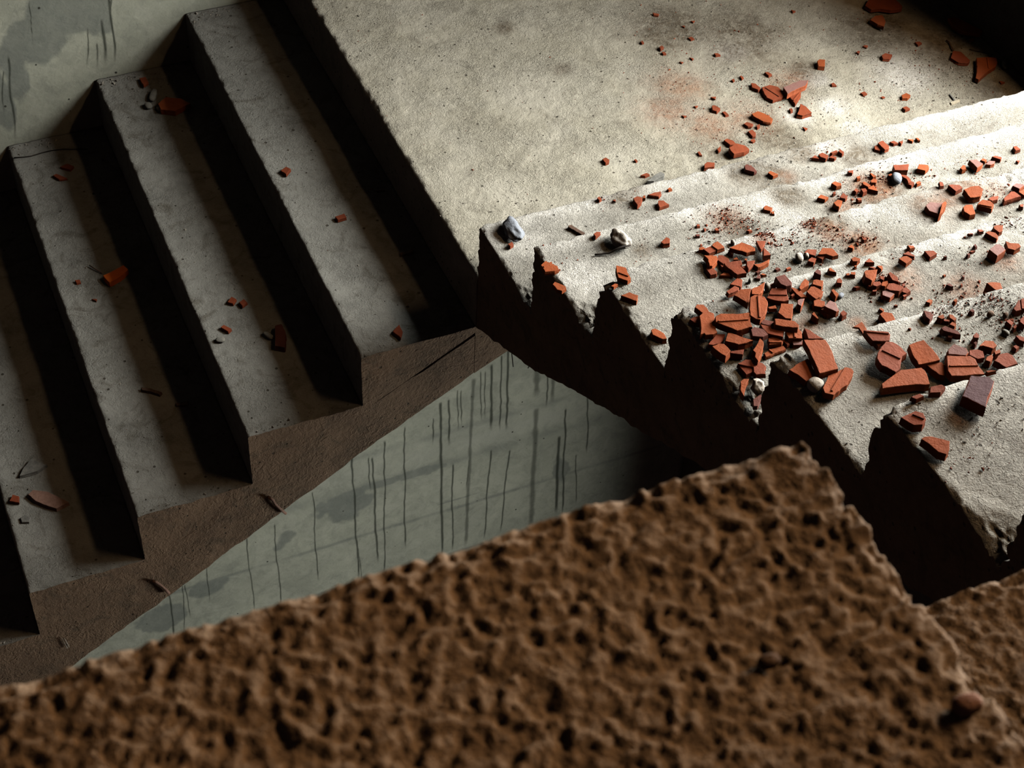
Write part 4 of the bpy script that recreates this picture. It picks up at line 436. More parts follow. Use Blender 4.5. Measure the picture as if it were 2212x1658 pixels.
def stain_shade_attr(P):
    out = np.zeros((len(P), 3))
    wob = 1 + 0.6 * fbm(P, 14, 3, 5.0)
    for i, key in enumerate(('red', 'mud', 'pale')):
        for (x, y, z, s) in STAINS[key]:
            d2 = ((P[:, 0]-x)**2 + (P[:, 1]-y)**2 + ((P[:, 2]-z)*3)**2) / (s*s)
            out[:, i] = np.maximum(out[:, i], np.clip(1.25*np.exp(-d2) * wob, 0, 1))
    # mud and dust plus painted step shade towards the riser behind each tread
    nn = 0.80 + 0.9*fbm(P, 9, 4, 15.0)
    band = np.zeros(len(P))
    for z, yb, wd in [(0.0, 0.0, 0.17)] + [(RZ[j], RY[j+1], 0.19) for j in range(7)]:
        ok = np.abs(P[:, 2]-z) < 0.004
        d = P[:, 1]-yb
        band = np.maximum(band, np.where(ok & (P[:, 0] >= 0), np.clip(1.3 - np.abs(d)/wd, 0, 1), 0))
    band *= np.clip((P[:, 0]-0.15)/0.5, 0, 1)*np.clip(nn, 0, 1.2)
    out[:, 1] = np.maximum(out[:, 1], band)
    lip = np.zeros(len(P))  # worn pale nosings, with the light on each step edge painted in
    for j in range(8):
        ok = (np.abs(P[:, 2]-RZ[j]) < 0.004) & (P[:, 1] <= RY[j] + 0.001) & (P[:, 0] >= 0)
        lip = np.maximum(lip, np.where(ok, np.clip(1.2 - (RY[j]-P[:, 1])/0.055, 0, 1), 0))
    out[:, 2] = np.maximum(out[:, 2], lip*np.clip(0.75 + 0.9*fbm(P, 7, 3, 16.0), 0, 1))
    return np.clip(out, 0, 1)

def resample(pts, steps):
    """closed polyline -> ring of points; steps = spacing per edge"""
    out = []
    n = len(pts)
    for i in range(n):
        a = np.array(pts[i], float); b = np.array(pts[(i+1) % n], float)
        L = np.linalg.norm(b-a); k = max(1, int(round(L/steps[i])))
        for q in range(k): out.append(a + (b-a)*q/k)
    return np.array(out)

def extrude(name, loop, axis, us, mat, parent, disp, flip=False, attr=True, cap=0.0, end=None):
    """loop (N,2) in (other, z); axis 0: extruded along x, loop is (y,z); axis 1: along y, loop is (x,z)"""
    N = len(loop); M = len(us)
    P = np.zeros((M, N, 3))
    o = 1 if axis == 0 else 0
    P[:, :, axis] = np.array(us)[:, None]; P[:, :, o] = loop[None, :, 0]; P[:, :, 2] = loop[None, :, 1]
    P = P.reshape(-1, 3)
    A = stain_shade_attr(P) if attr else None
    P = disp(P)
    P[:N, axis] = us[0] + cap; P[(M-1)*N:, axis] = us[-1]
    i = np.arange(M-1)[:, None]; j = np.arange(N)[None, :]
    a = i*N + j; b = i*N + (j+1) % N; c = (i+1)*N + (j+1) % N; d = (i+1)*N + j
    F = np.stack([a, b, c, d], -1).reshape(-1, 4)
    if flip: F = F[:, ::-1]
    F = F.tolist()
    cap0 = list(range(N)); cap1 = list(range((M-1)*N, M*N))
    if flip: F.append(cap0); F.append(cap1[::-1])
    else: F.append(cap0[::-1]); F.append(cap1)
    ob = mesh_obj(name, P, F, mat, parent, attr=A)
    # smooth shading on the cast faces, flat on the two end faces
    sm = [True] * len(F); sm[-1] = False; sm[-2] = False
    ob.data.polygons.foreach_set('use_smooth', sm)
    if end:
        ob.data.materials.append(end)
        for q in (len(F)-1, len(F)-2): ob.data.polygons[q].material_index = 1
    return ob

# ------------------------------------------------------------------ materials
class NT:
    def __init__(self, name):
        self.m = bpy.data.materials.new(name); self.m.use_nodes = True
        self.t = self.m.node_tree; self.t.nodes.clear()
        self.out = self.t.nodes.new('ShaderNodeOutputMaterial'); self.b = self.t.nodes.new('ShaderNodeBsdfPrincipled')
        self.t.links.new(self.b.outputs[0], self.out.inputs[0])
        self.co = self.t.nodes.new('ShaderNodeNewGeometry').outputs['Position']
        self.b.inputs['Specular IOR Level'].default_value = 0.25
    def n(self, ty, **kw):
        x = self.t.nodes.new(ty)
        for k, v in kw.items(): setattr(x, k, v)
        return x
    def l(self, a, b): self.t.links.new(a, b)
    def noise(self, scale, detail=3, dist=0.0, rough=0.55, co=None):
        x = self.n('ShaderNodeTexNoise'); x.inputs['Scale'].default_value = scale; x.inputs['Detail'].default_value = detail
        x.inputs['Distortion'].default_value = dist; x.inputs['Roughness'].default_value = rough
        self.l(co or self.co, x.inputs['Vector']); return x.outputs[0]
    def ramp(self, f, stops):
        r = self.n('ShaderNodeValToRGB'); e = r.color_ramp.elements
        while len(e) < len(stops): e.new(0.5)
        for k, (p, c) in enumerate(stops):
            e[k].position = p; e[k].color = (c, c, c, 1) if not isinstance(c, tuple) else (*c, 1)
        self.l(f, r.inputs[0]); return r.outputs[0]
    def mix(self, f, a, b, mode='MIX'):
        m = self.n('ShaderNodeMix', data_type='RGBA', blend_type=mode)
        for v, s in ((f, m.inputs[0]), (a, m.inputs[6]), (b, m.inputs[7])):
            if isinstance(v, bpy.types.NodeSocket): self.l(v, s)
            elif isinstance(v, tuple): s.default_value = (*v, 1)
            else: s.default_value = v
        return m.outputs[2]
    def math(self, op, a, b=0.0, clamp=False):
        m = self.n('ShaderNodeMath', operation=op); m.use_clamp = clamp
        for v, s in ((a, m.inputs[0]), (b, m.inputs[1])):
            if isinstance(v, bpy.types.NodeSocket): self.l(v, s)
            else: s.default_value = v
        return m.outputs[0]
    def bump(self, h, dist, strength=1.0, prev=None):
        b = self.n('ShaderNodeBump'); b.inputs['Distance'].default_value = dist; b.inputs['Strength'].default_value = strength
        self.l(h, b.inputs['Height'])
        if prev is not None: self.l(prev, b.inputs['Normal'])
        return b.outputs[0]
    def done(self, col, rough, nrm=None):
        if isinstance(col, tuple): self.b.inputs['Base Color'].default_value = (*col, 1)
        else: self.l(col, self.b.inputs['Base Color'])
        if isinstance(rough, float): self.b.inputs['Roughness'].default_value = rough
        else: self.l(rough, self.b.inputs['Roughness'])
        if nrm is not None: self.l(nrm, self.b.inputs['Normal'])
        return self.m

def concrete(name, c1, c2, worm=1.0, pores=1.0, worm_scale=150, dirt=(0.10, 0.085, 0.06), dirt_amt=0.35, stain=True, pore_scale=55):
    g = NT(name)
    big = g.ramp(g.noise(5.5, 5, 0.4, 0.6), [(0.35, 0.0), (0.65, 1.0)])
    col = g.mix(big, c1, c2)
    med = g.ramp(g.noise(30, 4, 0.6, 0.65), [(0.38, 0.0), (0.62, 1.0)])
    col = g.mix(g.math('MULTIPLY', med, 0.30), col, tuple(v*1.28 for v in c1))
    dk = g.ramp(g.noise(13, 6, 1.0, 0.7), [(0.52, 0.0), (0.68, 1.0)])
    col = g.mix(g.math('MULTIPLY', dk, dirt_amt), col, dirt)
    rough_area = g.ramp(g.noise(6.0, 3, 0.5), [(0.35, 0.25), (0.65, 1.0)])
    w1 = g.noise(worm_scale, 3, 1.6, 0.6)
    # fine pits, random in size, with dark bottoms
    v = g.n('ShaderNodeTexVoronoi'); v.inputs['Scale'].default_value = pore_scale; v.inputs['Randomness'].default_value = 1.0
    g.l(g.co, v.inputs['Vector'])
    sep = g.n('ShaderNodeSeparateColor'); g.l(v.outputs['Color'], sep.inputs[0])
    rad = g.math('MULTIPLY', g.math('POWER', sep.outputs[0], 2.2), 0.22)
    pit = g.math('SUBTRACT', rad, v.outputs['Distance'])
    pit = g.math('MULTIPLY', pit, 18.0, True)
    if stain:
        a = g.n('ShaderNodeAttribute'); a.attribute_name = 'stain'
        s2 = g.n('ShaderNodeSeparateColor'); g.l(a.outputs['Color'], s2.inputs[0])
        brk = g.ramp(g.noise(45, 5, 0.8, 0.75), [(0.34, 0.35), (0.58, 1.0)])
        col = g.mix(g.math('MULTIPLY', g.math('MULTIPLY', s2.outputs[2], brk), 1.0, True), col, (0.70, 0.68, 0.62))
        mud_shade_col = g.mix(g.noise(220, 2, 0.2), (0.075, 0.058, 0.040), (0.225, 0.185, 0.13))  # mud colour, shared by the painted shade at tread backs
        col = g.mix(g.math('MULTIPLY', g.math('MULTIPLY', s2.outputs[1], brk), 0.95, True), col, mud_shade_col)
        redc = g.mix(g.noise(160, 2, 0.2), (0.22, 0.085, 0.040), (0.42, 0.20, 0.10))
        col = g.mix(g.math('MULTIPLY', g.math('MULTIPLY', s2.outputs[0], brk), 0.62, True), col, redc)
    col = g.mix(g.math('MULTIPLY', pit, 0.85 * pores, True), col, (0.06, 0.05, 0.035))
    fl = g.ramp(g.noise(260, 2, 0.3, 0.6), [(0.62, 0.0), (0.70, 1.0)])
    col = g.mix(g.math('MULTIPLY', g.math('MULTIPLY', fl, rough_area), 0.45 * pores, True), col, (0.13, 0.11, 0.08))
    wc = g.ramp(w1, [(0.34, 1.0), (0.48, 0.0)])
    col = g.mix(g.math('MULTIPLY', g.math('MULTIPLY', wc, rough_area), 0.42 * worm, True), col, tuple(v*0.35 for v in c2))
    h = g.math('MULTIPLY', w1, rough_area)
    nrm = g.bump(g.noise(52, 4, 0.9, 0.6), 0.0045 * worm, 1.0)
    nrm = g.bump(h, 0.0095 * worm, 1.0, nrm)
    nrm = g.bump(g.noise(420, 3, 0.3, 0.7), 0.0008, 1.0, nrm)
    nrm = g.bump(g.math('SUBTRACT', 1.0, pit), 0.0022 * pores, 1.0, nrm)
    return g.done(col, 0.92, nrm)

M = {}
M['bright'] = concrete('pale_concrete', (0.43, 0.415, 0.365), (0.33, 0.315, 0.27), worm=0.9)
M['landing'] = concrete('landing_concrete', (0.47, 0.445, 0.365), (0.38, 0.355, 0.275), worm=0.75, worm_scale=120)
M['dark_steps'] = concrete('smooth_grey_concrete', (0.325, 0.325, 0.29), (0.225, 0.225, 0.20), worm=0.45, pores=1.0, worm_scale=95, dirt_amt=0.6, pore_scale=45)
M['slab'] = concrete('board_marked_concrete', (0.30, 0.205, 0.130), (0.19, 0.130, 0.085), worm=0.5, pores=1.0, worm_scale=70, dirt_amt=0.6, stain=False)
M['upper'] = concrete('brown_rough_concrete', (0.36, 0.255, 0.165), (0.28, 0.195, 0.125), worm=0.3, pores=0.12, worm_scale=240, dirt=(0.13, 0.08, 0.045), dirt_amt=0.45, stain=False, pore_scale=90)
M['plain'] = concrete('wall_concrete', (0.20, 0.185, 0.155), (0.15, 0.14, 0.115), worm=0.4, pores=0.6, worm_scale=60, stain=False)

def wall_mat():
    g = NT('streaked_wall_concrete')
    big = g.ramp(g.noise(3.5, 5, 0.6, 0.6), [(0.35, 0.0), (0.65, 1.0)])
    col = g.mix(big, (0.46, 0.475, 0.38), (0.35, 0.365, 0.295))
    med = g.ramp(g.noise(18, 5, 0.8, 0.7), [(0.45, 0.0), (0.7, 1.0)])
    col = g.mix(g.math('MULTIPLY', med, 0.5), col, (0.22, 0.235, 0.20))
    spk = g.ramp(g.noise(75, 5, 1.0, 0.75), [(0.56, 0.0), (0.72, 1.0)])
    col = g.mix(g.math('MULTIPLY', spk, 0.4), col, (0.16, 0.165, 0.13))
    lt = g.ramp(g.noise(9, 4, 1.5, 0.7), [(0.50, 0.0), (0.60, 1.0)])
    col = g.mix(g.math('MULTIPLY', lt, 0.3), col, (0.52, 0.53, 0.44))
    a = g.n('ShaderNodeAttribute'); a.attribute_name = 'stain'
    s2 = g.n('ShaderNodeSeparateColor'); g.l(a.outputs['Color'], s2.inputs[0])
    col = g.mix(g.math('MULTIPLY', s2.outputs[1], 0.55, True), col, (0.115, 0.135, 0.13))   # damp
    col = g.mix(g.math('MULTIPLY', s2.outputs[2], 0.6, True), col, (0.46, 0.47, 0.40))        # lime bloom
    col = g.mix(g.math('MULTIPLY', s2.outputs[0], 0.9, True), col, (0.040, 0.046, 0.034))     # run marks
    v = g.n('ShaderNodeTexVoronoi'); v.inputs['Scale'].default_value = 26; g.l(g.co, v.inputs['Vector'])
    sep = g.n('ShaderNodeSeparateColor'); g.l(v.outputs['Color'], sep.inputs[0])
    pit = g.math('MULTIPLY', g.math('SUBTRACT', g.math('MULTIPLY', g.math('POWER', sep.outputs[0], 4.0), 0.13), v.outputs['Distance']), 25.0, True)
    col = g.mix(pit, col, (0.05, 0.05, 0.04))
    nrm = g.bump(g.noise(60, 4, 0.5, 0.6), 0.0015)
    return g.done(col, 0.85, nrm)
M['wall'] = wall_mat()

def tile(name, c, var=0.18, top=None):
    g = NT(name)
    f = g.ramp(g.noise(22, 3, 0.3), [(0.3, 0.0), (0.7, 1.0)])
    col = g.mix(f, tuple(v*(1-var) for v in c), tuple(min(1, v*(1+var)) for v in c))
    oi = g.n('ShaderNodeObjectInfo').outputs['Random']
    col = g.mix(g.math('MULTIPLY', oi, 0.42), col, (c[0]*0.55, c[1]*0.62, c[2]*0.8))
    if top:   # dull fired skin on the upper face only
        nz = g.n('ShaderNodeNewGeometry').outputs['Normal']; sx = g.n('ShaderNodeSeparateXYZ'); g.l(nz, sx.inputs[0])
        col = g.mix(g.ramp(sx.outputs[2], [(0.85, 0.0), (0.95, 1.0)]), col, top)
    dust = g.ramp(g.noise(90, 4, 0.5, 0.7), [(0.60, 0.0), (0.80, 1.0)])
    col = g.mix(g.math('MULTIPLY', dust, 0.15), col, (0.50, 0.30, 0.20))
    nrm = g.bump(g.noise(300, 3, 0.4), 0.0006)
    nrm = g.bump(g.noise(70, 3, 0.4), 0.0012, 1.0, nrm)
    g.b.inputs['Specular IOR Level'].default_value = 0.22
    return g.done(col, 0.75, nrm)
M['r'] = tile('fired_clay_red', (0.255, 0.056, 0.021))
M['o'] = tile('fired_clay_orange', (0.335, 0.076, 0.020))
M['d'] = tile('fired_clay_dark', (0.155, 0.045, 0.028))
M['p'] = tile('fired_clay_mauve_skin', (0.40, 0.10, 0.04), 0.15, (0.26, 0.135, 0.115))
M['q'] = tile('fired_clay_plum_skin', (0.33, 0.075, 0.03), 0.15, (0.130, 0.072, 0.078))
M['v'] = tile('fired_clay_vivid', (0.85, 0.17, 0.02))
def stone(name, c1, c2, sc=60, bump=0.002):
    g = NT(name)
    col = g.mix(g.ramp(g.noise(sc, 4, 0.5), [(0.35, 0.0), (0.65, 1.0)]), c1, c2)
    return g.done(col, 0.85, g.bump(g.noise(sc*2.2, 4, 0.4, 0.65), bump))
M['sw'] = stone('white_plaster', (0.62, 0.58, 0.51), (0.50, 0.45, 0.38))
M['sb'] = stone('blue_grey_stone', (0.25, 0.27, 0.31), (0.33, 0.36, 0.40))
M['sg'] = stone('grey_stone', (0.20, 0.20, 0.175), (0.27, 0.26, 0.22))
M['sd'] = stone('brown_stone', (0.16, 0.11, 0.08), (0.24, 0.15, 0.10))
M['wd'] = stone('dark_wood', (0.095, 0.055, 0.038), (0.14, 0.085, 0.058), 90, 0.001)
M['wg'] = stone('grey_bark', (0.15, 0.15, 0.135), (0.24, 0.235, 0.21), 90, 0.0015)
M['ww'] = stone('cream_wood', (0.55, 0.50, 0.38), (0.46, 0.40, 0.29), 90, 0.0008)
M['wr'] = stone('pinkish_wood', (0.26, 0.15, 0.11), (0.34, 0.20, 0.15), 90, 0.0015)
M['grit'] = stone('grey_grit', (0.22, 0.20, 0.16), (0.48, 0.45, 0.38), 40)
M['steel'] = stone('rusted_steel', (0.22, 0.13, 0.095), (0.30, 0.18, 0.13), 120, 0.0006)
M['wire'] = stone('black_wire', (0.02, 0.018, 0.015), (0.045, 0.035, 0.028), 90, 0.0003)

# ------------------------------------------------------------------ dimensions (metres)
WB = 1.609; W = 1.603; XR = 1.78; DS = 0.022
LX = [-0.0, -0.3044, -0.6059, -0.9059, -1.203, -1.4994, -1.7993]
LZ = [0.0, -0.1663, -0.3371, -0.5128, -0.6819, -0.8545, -1.0172, -1.187]
RY = [-0.0014, -0.3054, -0.6096, -0.8969, -1.2081, -1.4864, -1.7927, -2.0992, -2.40]
RZ = [0.1657, 0.3463, 0.5207, 0.6792, 0.8474, 1.0000, 1.1868, 1.3563]

def base_disp(P, amp=1.0):
    D = np.stack([fbm(P, 60, 2, 1.0)*0.0009, fbm(P, 60, 2, 2.0)*0.0009, fbm(P, 34, 3, 3.0)*0.0011 - 0.0006], 1)
    D[:, 2] += vnoise(P, 5, 8.0)*0.0012
    return P + D*amp

CHIPS = [  # broken corners: centre, radius, push vector
 ((0.0, -0.6096, 0.5207), 0.060, (0.020, -0.030, -0.014)),
 ((0.0, -0.8969, 0.6792), 0.030, (0.006, -0.006, -0.008)),
 ((0.0, -1.2081, 0.8474), 0.045, (0.010, -0.004, -0.012)),
 ((0.0, -1.4864, 1.0000), 0.050, (0.010, -0.012, -0.010)),
 ((0.0, -0.55, 0.3463), 0.050, (0.016, 0.0, -0.016)),
 ((0.0, -1.15, 0.6792), 0.060, (0.020, 0.0, -0.020)),
 ((0.0, -1.76, 1.0000), 0.060, (0.016, 0.0, -0.018)),
 ((0.0, -0.26, 0.1657), 0.040, (0.010, 0.0, -0.014)),
 ((0.95, -0.6096, 0.5207), 0.12, (0.0, -0.010, -0.008)),
 ((1.20, -0.8969, 0.6792), 0.14, (0.0, -0.014, -0.008)),
 ((0.70, -0.3054, 0.3463), 0.10, (0.0, -0.010, -0.004)),
 ((1.35, -0.6096, 0.5207), 0.10, (0.0, -0.012, -0.006)),
]
def apply_chips(P):
    for c, r, v in CHIPS:
        d = np.linalg.norm(P - np.array(c), axis=1)
        w = np.clip(1 - d/r, 0, 1) * (0.6 + 0.9*np.abs(fbm(P, 70, 2, 9.0)))
        P = P + w[:, None]*np.array(v)[None, :]
    return P

def disp_right(y_n, z_n):
    def f(P):
        Q = base_disp(P)
        # worn nosing edge along x, at (y_n, z_n)
        d = np.hypot(P[:, 1]-y_n, P[:, 2]-z_n)
        amt = 0.0016 + 0.0036*np.clip(fbm(P*np.array([1, 0, 0]), 48, 4, 4.0) + 0.25, 0, 2)
        w = np.exp(-(d/0.007)**2) * amt
        Q[:, 1] -= w*0.8; Q[:, 2] -= w*0.8
        # crumbled top edge of the open side (x = 0)
        top = P[:, 2] > z_n - 0.003
        e = P[:, 0]
        a2 = (0.0008 + 0.0065*np.clip(fbm(P*np.array([0, 1, 1]), 75, 4, 6.0) + 0.1, 0, 2)) * np.exp(-(e/0.0045)**2) * top
        Q[:, 2] -= a2; Q[:, 0] += 0.5*a2
        # ragged vertical edge of riser on the open side
        fr = (np.abs(P[:, 1]-y_n) < 0.002)
        a3 = 0.008*np.clip(fbm(P*np.array([0, 0, 1]), 60, 3, 7.0) + 0.2, -0.4, 2) * np.exp(-(e/0.010)**2) * fr
        Q[:, 1] -= a3
        return apply_chips(Q)
    return f
def disp_left(x_n, z_n):
    def f(P):
        Q = base_disp(P, 0.8)
        d = np.hypot(P[:, 0]-x_n, P[:, 2]-z_n)
        amt = 0.0020 + 0.0028*np.clip(fbm(P*np.array([0, 1, 0]), 28, 4, 4.5) + 0.35, 0, 2)
        w = np.exp(-(d/0.006)**2) * amt
        Q[:, 0] += w*0.8; Q[:, 2] -= w*0.8
        top = P[:, 2] > z_n - 0.003
        e = P[:, 1]
        a2 = (0.001 + 0.004*np.clip(fbm(P*np.array([1, 0, 1]), 45, 4, 6.5) + 0.2, 0, 2)) * np.exp(-(e/0.006)**2) * top
        Q[:, 2] -= a2; Q[:, 1] += 0.5*a2
        return Q
    return f
def disp_slab(P):
    Q = base_disp(P, 0.8)
    low = fbm(P, 26, 5, 12.0)*0.0042
    Q[:, 2] += low
    return Q
def spans(*segs):
    out = []
    for a, b, s in segs:
        k = max(1, int(round(abs(b-a)/s)))
        out += [a + (b-a)*q/k for q in range(k)]
    out.append(segs[-1][1]); return out

# ------------------------------------------------------------------ bright flight, climbing to the right of the stairwell
fl = empty('stair_flight', (0, 0, 0), 'brightly lit rough concrete stair flight climbing from the landing, littered with broken tile', 'staircase')
for j in range(8):
    y0, y1, z1 = RY[j], RY[j+1], RZ[j]
    z0 = RZ[j-1] if j else 0.0
    fine = 0.006 if j < 7 else 0.02
    loop = resample([(y0, z1), (y1, z1), (y1, z1-DS), (y0, z0-DS)], [fine, 0.02, 0.05, fine])
    us = spans((0.0, 0.03, 0.003), (0.03, XR, 0.006 if j < 7 else 0.02))
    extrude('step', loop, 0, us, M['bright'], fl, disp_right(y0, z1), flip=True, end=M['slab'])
pts = [(RY[0], -DS)] + [(RY[j+1], RZ[j]-DS) for j in range(8)]
bot = [(-2.40, 1.19), (-1.9, 0.905), (-1.077, 0.430), (-0.872, 0.311), (-0.57, 0.139), (-0.337, -0.004), (-0.193, -0.077), (0.0, -0.172)]
loop = resample(pts + bot, [0.03]*(len(pts)) + [0.012]*len(bot))
extrude('slab', loop, 0, spans((0.0, 0.05, 0.01), (0.05, XR, 0.06)), M['slab'], fl, disp_slab, flip=True, attr=False, cap=0.002)

# ------------------------------------------------------------------ dark flight, going down to the left
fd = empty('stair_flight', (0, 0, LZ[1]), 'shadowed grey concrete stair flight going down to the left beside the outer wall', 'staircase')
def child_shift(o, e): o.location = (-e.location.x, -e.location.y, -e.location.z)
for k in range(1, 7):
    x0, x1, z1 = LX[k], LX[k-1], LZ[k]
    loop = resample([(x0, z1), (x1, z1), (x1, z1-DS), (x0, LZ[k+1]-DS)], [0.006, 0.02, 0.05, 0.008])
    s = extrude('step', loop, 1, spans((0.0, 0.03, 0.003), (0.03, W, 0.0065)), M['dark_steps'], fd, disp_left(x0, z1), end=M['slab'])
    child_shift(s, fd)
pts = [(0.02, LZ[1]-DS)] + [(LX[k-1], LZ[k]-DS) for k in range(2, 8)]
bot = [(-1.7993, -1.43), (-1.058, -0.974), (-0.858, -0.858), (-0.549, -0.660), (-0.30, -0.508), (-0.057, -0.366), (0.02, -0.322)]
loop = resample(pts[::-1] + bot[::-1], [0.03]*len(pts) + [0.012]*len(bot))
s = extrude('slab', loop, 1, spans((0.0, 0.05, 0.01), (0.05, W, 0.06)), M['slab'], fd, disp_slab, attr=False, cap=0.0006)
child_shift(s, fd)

def tube(name, pts, r, mat, parent=None, sides=8, taper=None, wob=0.0):
    pts = [Vector(p) for p in pts]; V = []; F = []
    for i, p in enumerate(pts):
        t = (pts[min(i+1, len(pts)-1)] - pts[max(i-1, 0)]).normalized()
        a = t.orthogonal().normalized(); b = t.cross(a)
        rr = r * (1 + wob*math.sin(i*2.3))
        for s in range(sides):
            th = 2*math.pi*s/sides; V.append(p + (a*math.cos(th) + b*math.sin(th))*rr)
    for i in range(len(pts)-1):
        for s in range(sides):
            F.append((i*sides+s, i*sides+(s+1) % sides, (i+1)*sides+(s+1) % sides, (i+1)*sides+s))
    F.append(tuple(range(sides))[::-1]); F.append(tuple(range((len(pts)-1)*sides, len(pts)*sides)))
    return mesh_obj(name, V, F, mat, parent, smooth=True)
def tube_thing(name, pts, r, mat, label, cat, **k):
    o = tube(name, pts, r, mat, None, **k)
    return tag(o, label, cat)
for pts in TUBES['rebar']:
    s = tube('rebar_stub', pts, 0.0038, M['steel'], fd, wob=0.12); child_shift(s, fd)
for pts in TUBES['nail_left']:
    s = tube('nail', pts, 0.0012, M['grit'], fd); child_shift(s, fd)
for pts in TUBES['nail_right']:
    tube('nail', pts, 0.0013, M['wire'], fl)
for name, pts, r, mat, label, cat in TUBES['things']:
    tube_thing(name, pts, r, M[mat], label, cat)

# ------------------------------------------------------------------ landing
def disp_land(P):
    Q = base_disp(P)
    d = np.hypot(P[:, 0], P[:, 2])
    amt = 0.0035 + 0.005*np.clip(fbm(P*np.array([0, 1, 0]), 26, 4, 4.5) + 0.3, 0, 2)
    w = np.exp(-(d/0.008)**2) * amt
    Q[:, 0] += w*0.9; Q[:, 2] -= w*0.7
    return Q
loop = resample([(0.0, 0.0), (XR, 0.0), (XR, -0.29), (0.09, -0.286), (0.0, -0.333)], [0.0065, 0.1, 0.1, 0.03, 0.012])
ld = extrude('floor', loop, 1, spans((0.0, W, 0.0065)), M['landing'], None, disp_land, end=M['slab'])
tag(ld, kind='structure')

# ------------------------------------------------------------------ upper flight close to the camera
r13 = 2.204; fu = empty('stair_flight', (-0.6, -2.40, 1.70), 'brown rough concrete stair flight in the blurred foreground, its wide top step nearest the camera', 'staircase')
def disp_upper(x_n, z_n):
    def f(P):
        amp = np.where(P[:, 1] > -2.66, 1.0, 0.3)
        n1 = fbm(P, 120, 3, 21.0); n2 = fbm(P, 260, 2, 22.0)
        ridge = 1 - np.abs(vnoise(P + 0.004*np.stack([n1, n2, n1], 1), 150, 23.0))*2
        Q = P.copy()
        wv = np.stack([vnoise(P, 70, 31.0), vnoise(P, 70, 32.0), P[:, 0]*0], 1)*0.010
        ws = vnoise(P + wv, 190, 33.0)
        Q[:, 2] += amp*(ws*0.0014 + n1*0.0006 + n2*0.0013 + ridge*0.0007 - 0.0014 + vnoise(P, 14, 25.0)*0.0015)
        Q[:, 0] += amp*vnoise(P, 130, 26.0)*0.0010; Q[:, 1] += amp*vnoise(P, 130, 27.0)*0.0010
        dy = -2.40 - P[:, 1]; top = P[:, 2] > z_n - 0.002
        a = (0.001 + 0.0042*np.clip(fbm(P*np.array([1, 0, 0]), 75, 4, 28.0) + 0.1, 0, 2))*np.exp(-(np.abs(dy)/0.006)**2)*top
        Q[:, 2] -= a*0.8; Q[:, 1] -= a*0.7
        dx = np.hypot(P[:, 0]-x_n, P[:, 2]-z_n)
        a = (0.001 + 0.0035*np.clip(fbm(P*np.array([0, 1, 0]), 80, 4, 29.0) + 0.1, 0, 2))*np.exp(-(dx/0.006)**2)
        Q[:, 2] -= a*0.8; Q[:, 0] -= a*0.7
        return Q
    return f
upx = [(0.02, -0.30, 1.6955), (-0.28, -0.59, 1.865), (-0.585, -0.885, 2.034), (-0.885, -1.95, 2.204)]
for i, (xa, xb, z1) in enumerate(upx):
    vis = i >= 2
    fs = 0.0016 if vis else 0.02
    z0 = z1 - 0.1695
    if i == 3:
        loop = resample([(xa, z1), (-1.36, z1), (xb, z1), (xb, z1-DS-0.1695), (-0.885, z0-DS)], [fs, 0.02, 0.1, 0.1, 0.004])
    else:
        loop = resample([(xa, z1), (xb, z1), (xb, z1-DS), (xa, z0-DS)], [fs, 0.05, 0.1, 0.02])
    us = spans((-4.0, -2.64, 0.03), (-2.64, -2.40, 0.0016 if vis else 0.02))
    s = extrude('step', loop, 1, us, M['upper'], fu, disp_upper(xa, z1), flip=True, attr=False)
    child_shift(s, fu)
loop = resample([(0.02, 1.50), (-0.30, 1.67), (-0.59, 1.84), (-0.885, 2.01), (-1.95, 2.01), (-1.95, 1.83), (-0.95, 1.83), (0.02, 1.28)], [0.05]*8)
s = extrude('slab', loop, 1, spans((-4.0, -2.402, 0.2)), M['slab'], fu, lambda P: P.copy(), flip=True, attr=False)
child_shift(s, fu)

# ------------------------------------------------------------------ walls
def wall_stains(P, upper):
    x = P[:, 0]; z = P[:, 2]; A = np.zeros((len(P), 3))
    wob = 0.004*vnoise(np.stack([x*0, x*0+1, z], 1), 9, 3.0) + 0.0022*vnoise(np.stack([x*0, x*0+2, z], 1), 30, 4.0)
    for (sx, zt, zb, w, lean) in (RUNS_UP if upper else RUNS_LOW):
        ww = w * (1 + 0.35*vnoise(np.stack([x*0+sx*9, x*0, z], 1), 24, 5.0))
        cx = sx + wob*(1 if w < 0.008 else 0.5) + lean*(zt - z)
        k = np.clip(1.5 - np.abs(x-cx)/ww*1.5, 0, 1)
        v = np.clip((zt - z)/0.01, 0, 1) * np.clip((z - zb)/0.06, 0, 1)
        A[:, 0] = np.maximum(A[:, 0], k*v*(0.7 if w > 0.010 else 1.0))
    Q = np.stack([x, x*0, z], 1); n = fbm(Q, 7, 4, 41.0)
    for (cx, cz, rx, rz) in (DAMP_UP if upper else DAMP_LOW):
        d = ((x-cx)/rx)**2 + ((z-cz)/rz)**2
        A[:, 1] = np.maximum(A[:, 1], np.clip((0.8 - d + 1.1*n)*3, 0, 1))
    for (zl, hgt, s) in (() if upper else BOARD_LINES):
        d = np.abs(z - zl - 0.004*vnoise(Q, 11, 44.0))
        A[:, 1] = np.maximum(A[:, 1], np.exp(-(d/hgt)**2) * s * np.clip(0.75 + 0.8*n, 0, 1))
    if not upper:
        for (zl, hgt, s) in BLOOM:
            A[:, 2] = np.maximum(A[:, 2], np.clip(np.exp(-((z-zl)/hgt)**2)*s*(0.8 + 0.7*n), 0, 1))
    return A
